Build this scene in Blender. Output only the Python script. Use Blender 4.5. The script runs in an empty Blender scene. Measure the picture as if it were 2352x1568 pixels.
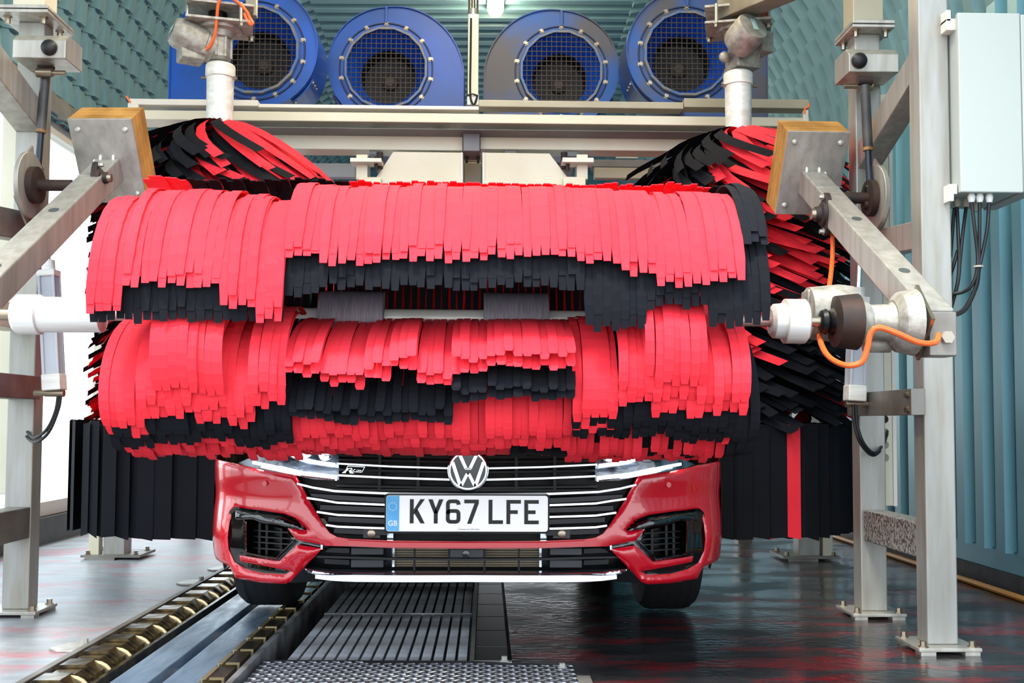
import bpy, bmesh, math, random
from mathutils import Vector, Matrix
from mathutils.geometry import delaunay_2d_cdt
random.seed(7)
SC = bpy.context.scene
COL = SC.collection
# ------------------------------------------------------------------ camera
F = 2450.0; PX = 1176.0; PY = 839.0; VPX = 1118.0; VPY = 967.0; CH = 0.763
dY = Vector(((VPX-PX)/F, -(VPY-PY)/F, -1)).normalized()
zz = Vector((0.0059, 1, 0)); zz = (zz - dY*zz.dot(dY)).normalized()
xx = dY.cross(zz).normalized()
# rows: world axes expressed in camera coordinates
M3 = Matrix((xx, dY, zz))
cam_d = bpy.data.cameras.new('camera'); cam = bpy.data.objects.new('camera', cam_d); COL.objects.link(cam)
mw = M3.to_4x4(); mw.translation = (0, 0, CH); cam.matrix_world = mw
cam_d.sensor_width = 36; cam_d.lens = 36*F/2352; cam_d.shift_y = (PY-784)/2352
cam_d.clip_start = .05; cam_d.clip_end = 300
SC.camera = cam
SC.view_settings.view_transform = 'Standard'; SC.view_settings.look = 'None'
SC.view_settings.gamma = 1; SC.view_settings.use_curve_mapping = False
SC.view_settings.exposure = 0.65
# ------------------------------------------------------------------ world
w = bpy.data.worlds.new('world'); SC.world = w; w.use_nodes = True
nt = w.node_tree; bg = nt.nodes['Background']
tc = nt.nodes.new('ShaderNodeTexCoord'); sx = nt.nodes.new('ShaderNodeSeparateXYZ')
cr = nt.nodes.new('ShaderNodeValToRGB')
nt.links.new(tc.outputs['Generated'], sx.inputs[0]); nt.links.new(sx.outputs[2], cr.inputs[0])
cr.color_ramp.elements[0].position = 0.0; cr.color_ramp.elements[0].color = (.92, .96, 1, 1)
cr.color_ramp.elements[1].position = 0.9; cr.color_ramp.elements[1].color = (.62, .78, 1, 1)
nt.links.new(cr.outputs[0], bg.inputs[0]); bg.inputs[1].default_value = 2.2
su = bpy.data.lights.new('sun', 'SUN'); su.energy = 3.0; su.angle = math.radians(12); su.color = (1, .95, .86)
suo = bpy.data.objects.new('sun', su); COL.objects.link(suo)
suo.rotation_euler = Vector((0.35, 0.6, -1.25)).to_track_quat('-Z', 'Y').to_euler()

# ------------------------------------------------------------------ helpers
def P(px, py, Y):
    d = M3 @ Vector(((px-PX)/F, -(py-PY)/F, -1))
    t = Y/d.y
    return Vector((d.x*t, Y, CH+d.z*t))
def proj(p):
    c = M3.transposed() @ (Vector(p)-Vector((0, 0, CH)))
    return PX+F*c.x/-c.z, PY-F*c.y/-c.z
def ppm(Y): return F/Y
def lin(h):
    h = h.lstrip('#'); o = []
    for i in (0, 2, 4):
        c = int(h[i:i+2], 16)/255
        o.append(c/12.92 if c <= .04045 else ((c+.055)/1.055)**2.4)
    return (*o, 1)
def mat(name, c1, c2=None, rough=.5, metal=0, scale=8, bump=0, stretch=(1, 1, 1), lo=.35, hi=.65, spec=.5, rough2=None, emit=0, coat=0, detail=4, bscale=None):
    m = bpy.data.materials.new(name); m.use_nodes = True; n = m.node_tree; b = n.nodes['Principled BSDF']
    c1 = lin(c1)
    b.inputs['Base Color'].default_value = c1; b.inputs['Roughness'].default_value = rough
    b.inputs['Metallic'].default_value = metal; b.inputs['Specular IOR Level'].default_value = spec
    b.inputs['Coat Weight'].default_value = coat; b.inputs['Coat Roughness'].default_value = .04
    if emit:
        b.inputs['Emission Color'].default_value = c1; b.inputs['Emission Strength'].default_value = emit
    if c2 or bump:
        t = n.nodes.new('ShaderNodeTexCoord'); mp = n.nodes.new('ShaderNodeMapping'); mp.inputs['Scale'].default_value = stretch
        no = n.nodes.new('ShaderNodeTexNoise'); no.inputs['Scale'].default_value = scale; no.inputs['Detail'].default_value = detail
        n.links.new(t.outputs['Object'], mp.inputs[0]); n.links.new(mp.outputs[0], no.inputs[0])
        if c2:
            r = n.nodes.new('ShaderNodeValToRGB'); r.color_ramp.elements[0].position = lo; r.color_ramp.elements[1].position = hi
            r.color_ramp.elements[0].color = c1; r.color_ramp.elements[1].color = lin(c2)
            n.links.new(no.outputs[0], r.inputs[0]); n.links.new(r.outputs[0], b.inputs['Base Color'])
        if rough2 is not None:
            q = n.nodes.new('ShaderNodeMapRange'); q.inputs[1].default_value = lo; q.inputs[2].default_value = hi
            q.inputs[3].default_value = rough; q.inputs[4].default_value = rough2
            n.links.new(no.outputs[0], q.inputs[0]); n.links.new(q.outputs[0], b.inputs['Roughness'])
        if bump:
            bn = no
            if bscale:
                bn = n.nodes.new('ShaderNodeTexNoise'); bn.inputs['Scale'].default_value = bscale; n.links.new(mp.outputs[0], bn.inputs[0])
            bu = n.nodes.new('ShaderNodeBump'); bu.inputs['Strength'].default_value = bump; bu.inputs['Distance'].default_value = .01
            n.links.new(bn.outputs[0], bu.inputs['Height']); n.links.new(bu.outputs[0], b.inputs['Normal'])
    return m
class MB:
    def __init__(s): s.v = []; s.f = []
    def add(s, vs, fs):
        o = len(s.v); s.v += [Vector(v) for v in vs]; s.f += [tuple(i+o for i in f) for f in fs]; return s
    def box(s, c, d, R=None):
        x, y, z = d[0]/2, d[1]/2, d[2]/2; c = Vector(c)
        vs = [Vector(p) for p in ((-x, -y, -z), (x, -y, -z), (x, y, -z), (-x, y, -z), (-x, -y, z), (x, -y, z), (x, y, z), (-x, y, z))]
        if R is not None: vs = [R @ v for v in vs]
        return s.add([v+c for v in vs], [(0, 3, 2, 1), (4, 5, 6, 7), (0, 1, 5, 4), (1, 2, 6, 5), (2, 3, 7, 6), (3, 0, 4, 7)])
    def bb(s, x0, x1, y0, y1, z0, z1): return s.box(((x0+x1)/2, (y0+y1)/2, (z0+z1)/2), (abs(x1-x0), abs(y1-y0), abs(z1-z0)))
    def beam(s, a, b, w_, h_, up=(0, 0, 1)):
        a = Vector(a); b = Vector(b); d = (b-a); L = d.length; d.normalize()
        sdv = d.cross(Vector(up)).normalized(); u = sdv.cross(d).normalized()
        R = Matrix((sdv, d, u)).transposed()
        return s.box((a+b)/2, (w_, L, h_), R)
    def lathe(s, p, axis, prof, n=24, caps=True, rot=0):
        p = Vector(p); a = Vector(axis).normalized(); t = Vector((0, 0, 1)) if abs(a.z) < .9 else Vector((1, 0, 0))
        u = a.cross(t).normalized(); v = a.cross(u).normalized(); vs = []; fs = []
        for (h, r) in prof:
            for k in range(n):
                q = 2*math.pi*k/n+rot; vs.append(p+a*h+(u*math.cos(q)+v*math.sin(q))*r)
        m = len(prof)
        for i in range(m-1):
            for k in range(n):
                k2 = (k+1) % n; fs.append((i*n+k, i*n+k2, (i+1)*n+k2, (i+1)*n+k))
        if caps: fs.append(tuple(range(n-1, -1, -1))); fs.append(tuple((m-1)*n+k for k in range(n)))
        return s.add(vs, fs)
    def cyl(s, a, b, r, r2=None, n=16, rot=0):
        a = Vector(a); b = Vector(b); return s.lathe(a, b-a, [(0, r), ((b-a).length, r if r2 is None else r2)], n, rot=rot)
    def tube(s, pts, r, n=8, sub=6):
        pts = [Vector(p) for p in pts]
        if len(pts) > 2 and sub > 1:
            q = []; e = [pts[0]*2-pts[1]]+pts+[pts[-1]*2-pts[-2]]
            for i in range(1, len(e)-2):
                for k in range(sub):
                    t = k/sub; a, b, c, d = e[i-1], e[i], e[i+1], e[i+2]
                    q.append(.5*((2*b)+(c-a)*t+(2*a-5*b+4*c-d)*t*t+(3*b-a-3*c+d)*t**3))
            q.append(pts[-1]); pts = q
        vs = []; fs = []; u = None
        for i, p in enumerate(pts):
            d = (pts[min(i+1, len(pts)-1)]-pts[max(i-1, 0)]).normalized()
            if u is None: u = d.orthogonal().normalized()
            u = (u-d*u.dot(d)).normalized(); v = d.cross(u)
            for k in range(n):
                a = 2*math.pi*k/n; vs.append(p+(u*math.cos(a)+v*math.sin(a))*r)
        for i in range(len(pts)-1):
            for k in range(n):
                k2 = (k+1) % n; fs.append((i*n+k, i*n+k2, (i+1)*n+k2, (i+1)*n+k))
        fs.append(tuple(range(n-1, -1, -1))); fs.append(tuple((len(pts)-1)*n+k for k in range(n)))
        return s.add(vs, fs)
    def prism(s, poly, off):
        poly = [Vector(p) for p in poly]; off = Vector(off); n = len(poly)
        return s.add(poly+[p+off for p in poly], [tuple(range(n)), tuple(range(2*n-1, n-1, -1))]+[(i, i+n, (i+1) % n+n, (i+1) % n) for i in range(n)])
    def sphere(s, c, r, n=16, m=10, sc=(1, 1, 1)):
        c = Vector(c); vs = []; fs = []
        for i in range(m+1):
            a = math.pi*i/m
            for k in range(n):
                b = 2*math.pi*k/n; vs.append(c+Vector((sc[0]*math.sin(a)*math.cos(b), sc[1]*math.sin(a)*math.sin(b), sc[2]*math.cos(a)))*r)
        for i in range(m):
            for k in range(n):
                k2 = (k+1) % n; fs.append((i*n+k, (i+1)*n+k, (i+1)*n+k2, i*n+k2))
        return s.add(vs, fs)
    def mesh(s, name, m, smooth=False, fix=True):
        me = bpy.data.meshes.new(name); me.from_pydata([tuple(v) for v in s.v], [], s.f)
        if fix:
            bm = bmesh.new(); bm.from_mesh(me); bmesh.ops.remove_doubles(bm, verts=bm.verts, dist=1e-5)
            bmesh.ops.recalc_face_normals(bm, faces=bm.faces); bm.to_mesh(me); bm.free()
        me.materials.append(m)
        if smooth: me.polygons.foreach_set('use_smooth', [True]*len(me.polygons))
        return me
    def build(s, name, m, parent=None, smooth=False, bevel=0, fix=True, angle=35):
        me = s.mesh(name, m, False, fix); return link(name, me, parent, smooth, bevel, angle)
def link(name, me, parent=None, smooth=False, bevel=0, angle=35):
    o = bpy.data.objects.new(name, me); COL.objects.link(o)
    if parent is not None: put(o, parent)
    if smooth:
        me.shade_smooth() if hasattr(me, 'shade_smooth') else None
        me.polygons.foreach_set('use_smooth', [True]*len(me.polygons))
        if hasattr(me, 'set_sharp_from_angle'): me.set_sharp_from_angle(angle=math.radians(angle))
    if bevel:
        b = o.modifiers.new('bevel', 'BEVEL'); b.width = bevel; b.segments = 2; b.limit_method = 'ANGLE'; b.angle_limit = math.radians(40)
    return o
def wloc(o):
    v = Vector(o.location)
    while o.parent: o = o.parent; v = v+Vector(o.location)
    return v
def put(o, parent):      # geometry is written in world coordinates, the parent only shifts it
    o.parent = parent; o.location = -wloc(parent) if o.type == 'MESH' else o.location
def tag(o, label=None, cat=None, group=None, kind=None):
    if label: o['label'] = label
    if cat: o['category'] = cat
    if group: o['group'] = group
    if kind: o['kind'] = kind
    return o
def thing(name, label, cat, loc=(0, 0, 0), group=None):
    o = bpy.data.objects.new(name, None); COL.objects.link(o); o.location = loc; o.empty_display_size = .1
    return tag(o, label, cat, group)
def struct(name, mb, m, smooth=False, bevel=0):
    o = mb.build(name, m, None, smooth, bevel); o['kind'] = 'structure'; return o
_bolt = {}
def Zp(px, py, Y): return P(px, py, Y).z
def bolt(p, axis, r, h, m, parent, name='bolt'):
    key = (round(r, 4), round(h, 4), m.name)
    if key not in _bolt:
        _bolt[key] = MB().lathe((0, 0, 0), (0, 0, 1), [(0, r*1.5), (h*.2, r*1.5), (h*.2, r), (h, r*.96)], 6).mesh(name, m)
    o = bpy.data.objects.new(name, _bolt[key]); COL.objects.link(o); o.parent = parent
    o.location = Vector(p)-wloc(parent); o.rotation_euler = Vector(axis).to_track_quat('Z', 'Y').to_euler(); return o

# ------------------------------------------------------------------ materials
STEEL = mat('brushed_steel', '#bdbab2', '#a09c92', .38, .55, scale=5, stretch=(6, 6, .7), bump=.05, lo=.3, hi=.7)
STEELD = mat('dull_steel', '#8d8a84', '#6f6a62', .45, .5, scale=6, bump=.05)
GALV = mat('galvanised_post', '#a3a4a0', '#918d81', .42, .35, scale=4, stretch=(8, 8, 1), bump=.04, lo=.3, hi=.75)
CREAM = mat('cream_paint', '#d8d3bf', '#cdc6ae', .42, .1, scale=3, lo=.3, hi=.7)
CREAMW = mat('pale_trim', '#dedbd0', None, .45)
OLIVE = mat('olive_grey_paint', '#a7a28c', '#999480', .45, .1, scale=3)
GREYP = mat('grey_paint', '#77777a', '#6a6a6c', .5, .1, scale=5)
BLUE = mat('blue_paint', '#044bae', '#0d3c78', .38, .0, scale=2.6, lo=.45, hi=.75, bump=.03, detail=6)
BLUEB = mat('worn_blue_paint', '#124f9c', '#474852', .5, .1, scale=2.2, lo=.42, hi=.62, bump=.03, detail=8)
BLUEIN = mat('bright_blue_paint', '#0b50c8', None, .45)
RING = mat('worn_ring', '#44618f', '#6d6b68', .5, .2, scale=20, lo=.4, hi=.6)
WIRE = mat('wire', '#3a322c', None, .6, .3)
DARK = mat('dark_wheel', '#17151a', '#0d0c0e', .6, 0, scale=5)
BLACK = mat('black_rubber', '#101113', None, .5)
BLACKP = mat('black_plastic', '#0a0b0d', None, .4, spec=.25)
GLOSSB = mat('gloss_black', '#050608', None, .08, 0, coat=.6)
CHROME = mat('chrome', '#eef0f2', None, .07, 1)
SATIN = mat('satin_silver', '#c6ced9', None, .2, 1)
ANOD = mat('anodised_aluminium', '#b4b8bf', '#a6aab2', .35, .3, scale=4)
ALU = mat('cast_aluminium', '#aeaca3', '#8b867a', .55, .35, scale=30, bump=.35, detail=6)
WHITEP = mat('white_sleeve', '#e9e9e5', '#d4d2c8', .35, .15, scale=3, stretch=(1, 14, 14))
SHAFT = mat('steel_shaft', '#9c8f7c', None, .3, .9)
RUST = mat('dark_rusty_iron', '#2a2321', '#3f2a20', .6, .3, scale=14, bump=.2)
ORANGE = mat('orange_cable', '#f0682c', None, .4)
PLY = mat('plywood', '#b98a45', '#8f6428', .7, 0, scale=9, stretch=(1, 1, 1), bump=.2, detail=8, bscale=60)
TEAL = mat('teal_sheet', '#5f98a6', '#568e9d', .38, .15, scale=1.5, lo=.3, hi=.7)
TEALC = mat('teal_sheet_ceiling', '#7098a0', '#678f98', .45, .1, scale=1.5, lo=.3, hi=.7)
REDB = mat('red_foam', '#f43542', '#e42a38', .75, 0, scale=3, spec=.2)
BLKB = mat('black_foam', '#11131a', '#0c0d12', .85, 0, scale=3, spec=.2)
CARRED = mat('red_car_paint', '#c00a20', None, .22, 0, coat=1.0)
CARRED.node_tree.nodes['Principled BSDF'].inputs['Coat Roughness'].default_value = .02
TYRE = mat('tyre_rubber', '#16171a', None, .6, bump=.1, scale=30)
RADI = mat('radiator_fins', '#5a5146', None, .5, .4)
PLASTG = mat('grey_plastic', '#23262c', '#17191d', .4, 0, scale=9)
LEDM = mat('lit_led', '#f4f8ff', None, .3, emit=7)
GLASSH = mat('tinted_glass', '#0a0d10', None, .05, 0, coat=1)
BRONZE = mat('oily_chain_steel', '#6b5c3c', '#37302a', .24, .75, scale=16, bump=.15, lo=.4, hi=.6)
GOLD = mat('worn_chain_edge', '#b7a67e', None, .3, .8)
RAILM = mat('wet_slide_rail', '#7f95aa', '#64788c', .22, .4, scale=5, stretch=(5, 1, 1), rough2=.35, bump=.08)
GRATE = mat('grating_steel', '#a9aeb3', '#6a6a6a', .4, .25, scale=5, lo=.38, hi=.62, bump=.1)
TREAD = mat('tread_plate', '#4c4e52', '#332f31', .3, .6, scale=4, rough2=.5)
PITM = mat('pit_concrete', '#1b1a19', '#100f0f', .5, scale=6)
BOXW = mat('enclosure_paint', '#a9b0aa', None, .4)
NYLON = mat('white_gland', '#e8e8e4', None, .4)
NYLONG = mat('grey_gland', '#a39b8d', None, .5)
YEL = mat('yellow_hose', '#b57b1e', None, .45)
CYAN = mat('cyan_sticker', '#7cc4cc', '#b8cfc8', .5, scale=60)
FLUX = mat('dark_gap', '#0b0a09', None, .7)
def glassmat(name, tint, op):
    m = bpy.data.materials.new(name); m.use_nodes = True; n = m.node_tree; n.nodes.clear()
    o = n.nodes.new('ShaderNodeOutputMaterial'); t = n.nodes.new('ShaderNodeBsdfTransparent'); g = n.nodes.new('ShaderNodeBsdfGlossy')
    g.inputs['Roughness'].default_value = .03; t.inputs[0].default_value = tint
    mx = n.nodes.new('ShaderNodeMixShader'); mx.inputs[0].default_value = op
    n.links.new(t.outputs[0], mx.inputs[1]); n.links.new(g.outputs[0], mx.inputs[2]); n.links.new(mx.outputs[0], o.inputs[0])
    return m
GLASS = glassmat('window_glass', (.98, 1, .99, 1), .05)

# ------------------------------------------------------------------ floor
XL, XR = -2.72, 2.42; YS, YE = 2.3, 15.5
TX0, TX1 = -1.315, .085     # conveyor trench
def floor_material():
    m = bpy.data.materials.new('wet_concrete_floor'); m.use_nodes = True; n = m.node_tree; b = n.nodes['Principled BSDF']
    N = n.nodes.new; L = n.links.new
    t = N('ShaderNodeTexCoord'); sp = N('ShaderNodeSeparateXYZ'); L(t.outputs['Object'], sp.inputs[0])
    def noise(sc, st=(1, 1, 1), det=5):
        mp = N('ShaderNodeMapping'); mp.inputs['Scale'].default_value = st; L(t.outputs['Object'], mp.inputs[0])
        q = N('ShaderNodeTexNoise'); q.inputs['Scale'].default_value = sc; q.inputs['Detail'].default_value = det; L(mp.outputs[0], q.inputs[0]); return q.outputs[0]
    def mr(s, a, b_, c=0, d=1):
        q = N('ShaderNodeMapRange'); q.inputs[1].default_value = a; q.inputs[2].default_value = b_; q.inputs[3].default_value = c; q.inputs[4].default_value = d; L(s, q.inputs[0]); return q.outputs[0]
    def mix(f, a, c):
        q = N('ShaderNodeMix'); q.data_type = 'RGBA'; L(f, q.inputs[0])
        for s, k in ((a, 6), (c, 7)):
            if isinstance(s, tuple): q.inputs[k].default_value = s
            else: L(s, q.inputs[k])
        return q.outputs[2]
    def math_(op, a, c):
        q = N('ShaderNodeMath'); q.operation = op
        for s, k in ((a, 0), (c, 1)):
            if isinstance(s, (int, float)): q.inputs[k].default_value = s
            else: L(s, q.inputs[k])
        return q.outputs[0]
    wet = mr(math_('ADD', sp.outputs[0], math_('MULTIPLY', noise(1.5), .8)), -.6, .4)
    grey = mix(mr(noise(5, (1, 2, 1), 8), .35, .65), lin('#8e959b'), lin('#777c80'))
    dark = mix(mr(noise(4, (1, 2.4, 1), 8), .35, .65), lin('#1e1d1d'), lin('#2b2c2e'))
    base = mix(wet, grey, dark)
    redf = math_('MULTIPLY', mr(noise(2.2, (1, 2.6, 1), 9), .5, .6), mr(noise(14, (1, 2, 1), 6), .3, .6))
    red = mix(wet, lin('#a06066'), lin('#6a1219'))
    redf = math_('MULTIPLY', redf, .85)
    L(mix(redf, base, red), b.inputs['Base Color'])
    puddle = mr(noise(2.6, (1, 1.6, 1), 6), .42, .6, .09, .34)
    q = N('ShaderNodeMix'); q.data_type = 'FLOAT'; L(wet, q.inputs[0]); q.inputs[2].default_value = .38; L(puddle, q.inputs[3]); L(q.outputs[0], b.inputs['Roughness'])
    bu = N('ShaderNodeBump'); bu.inputs['Strength'].default_value = .35; bu.inputs['Distance'].default_value = .006
    L(noise(22, (1, 1.6, 1), 8), bu.inputs['Height']); L(bu.outputs[0], b.inputs['Normal'])
    return m
FLOORM = floor_material()
fl = MB()
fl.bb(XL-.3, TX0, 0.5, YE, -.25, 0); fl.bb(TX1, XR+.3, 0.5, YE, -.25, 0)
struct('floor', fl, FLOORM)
pit = MB(); pit.bb(TX0-.02, TX1+.02, .5, YE, -.32, -.22)
o = struct('trim_1', pit, PITM); tag(o, 'dark floor of the conveyor trench')
gr = MB(); gr.bb(-40, 40, -25, .5, -.3, -.02); gr.bb(-40, XL-.3, .5, 40, -.3, -.06); gr.bb(XR+.3, 40, .5, 40, -.3, -.06); gr.bb(XL-.3, XR+.3, YE, 40, -.3, -.04)
struct('ground', gr, mat('outside_concrete', '#a9a9a4', '#9a9a95', .7, scale=.7))

# ------------------------------------------------------------------ shell: arched ribbed sheet
def sheet_section():
    """points (x, z) of the tunnel cross-section, left spring line over the ceiling to the right wall foot, crimped in the curves"""
    pts = []
    zs, H, rx = 2.75, 4.5, 1.15
    n = 15
    L = [(XL, 2.62), (XL, zs)]
    for k in range(1, n+1):
        a = math.pi/2*k/n; L.append((XL+rx-rx*math.cos(a), zs+(H-zs)*math.sin(a)))
    R = [(XL+XR-x, z) for x, z in L][::-1]
    return L, R
def ribbed(path, y0, y1, pitch, depth, crimp=False, inward=None):
    """extrude a path (x,z) along Y as trapezoid-ribbed sheet; every path step in a crimped zone gets a small lap"""
    m = MB(); prof = []
    y = y0
    while y < y1-1e-6:
        prof += [(y, 0), (y+pitch*.42, 0), (y+pitch*.5, 1), (y+pitch*.92, 1)]
        y += pitch
    prof.append((y, 0))
    P2 = []
    for i, p in enumerate(path):
        if crimp and 0 < i < len(path)-1: P2.append((p, 0)); P2.append((p, 1))
        else: P2.append((p, 0))
    nrm = []
    for i, p in enumerate(path):
        a = path[max(i-1, 0)]; b = path[min(i+1, len(path)-1)]
        d = Vector((b[0]-a[0], b[1]-a[1])).normalized(); nrm.append(Vector((d.y, -d.x)))
    rows = []; dirs = []
    for i, p in enumerate(path):
        if crimp and 0 < i < len(path)-1:
            rows.append((p, nrm[i], .0, -.004)); rows.append((p, nrm[i], .03, .004))
        else: rows.append((p, nrm[i], 0, 0))
    vs = []
    for (p, nn, lift, sh) in rows:
        t = Vector((-nn.y, nn.x))
        for (yy, h) in prof:
            q = Vector(p)+nn*(h*depth+lift*(1 if h else .6))-t*sh*0; vs.append((q.x, yy, q.y))
    k = len(prof); fs = []
    for i in range(len(rows)-1):
        for j in range(k-1): fs.append((i*k+j, i*k+j+1, (i+1)*k+j+1, (i+1)*k+j))
    return m.add(vs, fs)
L_, R_ = sheet_section()
PITCH = .205
def sheet(name, path, crimp, m):
    o = ribbed(path, YS, YE, PITCH, .045, crimp).build(name, m, fix=False); o['kind'] = 'structure'
    s = o.modifiers.new('s', 'SOLIDIFY'); s.thickness = .003
    return o
sheet('ceiling', L_[0:1]+L_[1:]+R_[:-1], True, TEALC)
sheet('wall_right', [(XR, 2.75), (XR, 1.4), (XR, .17)], False, TEAL)
k = MB(); k.bb(XR-.02, XR+.12, YS, YE, 0, .075); struct('baseboard_right', k, mat('kerb_concrete', '#3c3a3b', '#2a292a', .6, scale=12, bump=.3))
k = MB(); k.bb(XR-.012, XR+.06, YS, YE, .075, .18); o = struct('trim_2', k, TEAL, bevel=.004); tag(o, 'teal base channel under the ribbed right wall')
# left wall: glazed
k = MB(); k.bb(XL-.12, XL+.02, YS, YE, 0, .16); struct('baseboard_left', k, mat('dark_kerb', '#35332f', '#22211f', .55, scale=8))
wl = MB(); wl.bb(XL-.09, XL-.03, YS, YE, .16, .25); wl.bb(XL-.09, XL-.01, YS, YE, 2.55, 2.64)
struct('wall_left', wl, CREAMW, bevel=.004)
k = MB(); k.bb(XL-.03, XL+.07, YS, YE, 2.64, 2.76); o = struct('trim_3', k, mat('grey_flashing', '#8a8a82', '#74736a', .5), bevel=.005); tag(o, 'grey flashing over the glazed left wall')
k = MB(); k.bb(XL-.06, XL+.05, YS, YE, 4.48-1.86+.001, 2.64)
wy = [YS, 4.2, 6.2-.6, 8.1, 10, 12, 14, YE]
for i in range(len(wy)-1):
    e = thing('window_%d' % (i+1), None, None, (XL-.06, (wy[i]+wy[i+1])/2, .25)); e['kind'] = 'structure'
    f = MB(); f.bb(XL-.09, XL-.03, wy[i]-.03, wy[i]+.03, .25, 2.55); f.build('frame', CREAMW, e)
    f = MB(); f.bb(XL-.063, XL-.057, wy[i]+.03, wy[i+1]-.03, .25, 2.55); f.build('pane', GLASS, e)
# back wall with the entrance opening
bw = MB()
for (a, b_, c, d) in ((XL, -2.0, 0, 4.5), (1.5, XR, 0, 4.5), (-2.0, 1.5, 2.9, 4.5)): bw.bb(a, b_, YE, YE+.06, c, d)
struct('wall_back', bw, TEAL)
# ------------------------------------------------------------------ machine frames beside the roller
def base_plate(e, cx, cy, s, m, z=.0, feet=True, t=.012):
    b = MB(); b.bb(cx-s, cx+s, cy-s, cy+s, z+.012, z+.012+t); b.build('base_plate', m, e, bevel=.002)
    for i in (-1, 1):
        for j in (-1, 1): MB().bb(cx+i*s*.7-.025, cx+i*s*.7+.025, cy+j*s*.75-.025, cy+j*s*.75+.025, z, z+.012).build('shim', m, e)
    for i in (-1, 1):
        for j in (-1, 1): bolt((cx+i*s*.78, cy+j*s*.78, z+.012+t), (0, 0, 1), .011, .02, SHAFT, e)
def frame(name, label, x, y0, y1, px_side, speck, top=2.9):
    """x: post centre; y0 near post, y1 far post; px_side +1 for the right frame"""
    e = thing(name, label, 'frame', (x, (y0+y1)/2, 0))
    hw = .052
    for y in (y0, y1):
        p = MB(); p.bb(x-hw, x+hw, y-.045, y+.045, .024, top if y == y0 else (Zp(2005, 62, 4.13) if px_side > 0 else Zp(100, 28, 4.13))); p.build('post', GALV, e, bevel=.005)
        base_plate(e, x, y, .105, STEEL)
    m = mat('speckled_steel_'+('r' if px_side > 0 else 'l'), '#a7a6a2', '#4c4946', .45, .3, scale=150, stretch=(1, 1, .6), lo=.47, hi=.56) if speck else STEELD
    b = MB(); b.bb(x-.04, x+.05, y0+.045, y1-.045, .30, .42); b.build('brace', m, e, bevel=.004)
    return e
fr = frame('machine_frame', 'right silvery square-post frame with a speckled lower brace, nearest the ribbed wall', 1.53, 3.62, 4.25, 1, True)
# far-post flange, upper braces, bracket plate
x = 1.53
b = MB(); ZR = Zp(2005, 62, 4.13); b.bb(x-.085, x+.085, 4.13, 4.35, ZR, ZR+.012); b.bb(x-.085, x+.085, 4.13, 4.35, ZR+.016, ZR+.03); b.build('flange_plate', STEEL, fr, bevel=.002)
b = MB(); b.bb(x-.062, x+.062, 4.19, 4.31, ZR+.03, 3.0); b.build('upper_post', OLIVE, fr, bevel=.004)
for i in (-1, 1):
    for j in (-1, 1): bolt((x+i*.06, 4.24+j*.075, ZR), (0, 0, -1), .01, .028, SHAFT, fr)
b = MB(); b.beam((x+.0, 3.66, 2.02), (x+.0, 4.22, 1.83), .09, .10); b.build('brace', STEEL, fr, bevel=.004)
b = MB(); b.beam((x+.0, 3.66, 1.42), (x+.0, 4.2, 1.47), .07, .10); b.build('brace', STEEL, fr, bevel=.004)
b = MB(); a0 = P(1962, 928, 4.12); a1 = P(2112, 924, 3.6)
b.bb(x-.085, x-.07, 3.58, 4.25, .79, .88); b.bb(x-.1, x-.052, 3.565, 3.58, .79, .88); b.build('cylinder_bracket', STEELD, fr, bevel=.002)
for z in (.81, .86): bolt((x-.085, 3.63, z), (-1, 0, 0), .009, .012, SHAFT, fr)
def conduit(label, x, y, z0, z1, holes=True, cat='cable duct'):
    e = thing('cable_duct', label, cat, (x, y, z0))
    b = MB(); b.bb(x-.03, x+.03, y-.02, y+.02, z0, z1); b.build('duct_body', CREAM, e, bevel=.003)
    b = MB(); b.bb(x+.03, x+.045, y-.024, y+.02, z0, z1); b.build('duct_lid', CREAMW, e)
    if holes:
        for k in range(5):  # flat discs stand for the holes, their shade put into the colour
            b = MB(); z = .62+k*.053; b.cyl((x-.004, y-.021, z), (x-.004, y-.0235, z), .017, n=14); b.build('hole_disc', FLUX if k > 2 else mat('hole_shade', '#8b8980') if k == 0 else bpy.data.materials['hole_shade'], e)
    return e
conduit('cream cable duct with round holes behind the right frame', 1.655, 4.42, .42, 2.15)
# left frame: far post in view, near post outside the picture on the left
fl_ = frame('machine_frame', 'left silvery square-post frame with a pitted lower brace beside the glazed wall', -1.83, 3.62, 4.28, -1, False)
x = -1.83
b = MB(); ZL = Zp(100, 28, 4.13); b.bb(x-.105, x+.105, 4.13, 4.4, ZL, ZL+.013); b.bb(x-.105, x+.105, 4.13, 4.4, ZL+.017, ZL+.03); b.build('flange_plate', STEEL, fl_, bevel=.002)
b = MB(); b.bb(x-.062, x+.062, 4.2, 4.33, ZL+.03, 3.0); b.build('upper_post', CREAM, fl_, bevel=.004)
for i in (-1, 1):
    for j in (-1, 1): bolt((x+i*.07, 4.26+j*.08, ZL), (0, 0, -1), .011, .028, SHAFT, fl_)
b = MB(); b.beam((x, 3.66, 2.12), (x, 4.25, 1.96), .1, .12); b.build('brace', STEEL, fl_, bevel=.004)
b = MB(); b.beam((x, 3.66, 1.46), (x, 4.25, 1.52), .09, .11); b.build('brace', STEELD, fl_, bevel=.004)
b = MB(); b.bb(x-.05, x+.075, 3.64, 4.24, .84, .93); b.build('brace', STEELD, fl_, bevel=.003)
b = MB(); b.bb(x-.06, x+.04, 3.6, 4.2, 1.105, 1.2); b.build('brace', CREAM, fl_, bevel=.003)
conduit('cream cable duct beside the left frame, cable looping from its hole', -1.96, 4.38, .46, 2.15, False)
conduit_holes = MB().cyl(P(54, 972, 4.355), P(54, 972, 4.35), .014, n=14)
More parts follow.
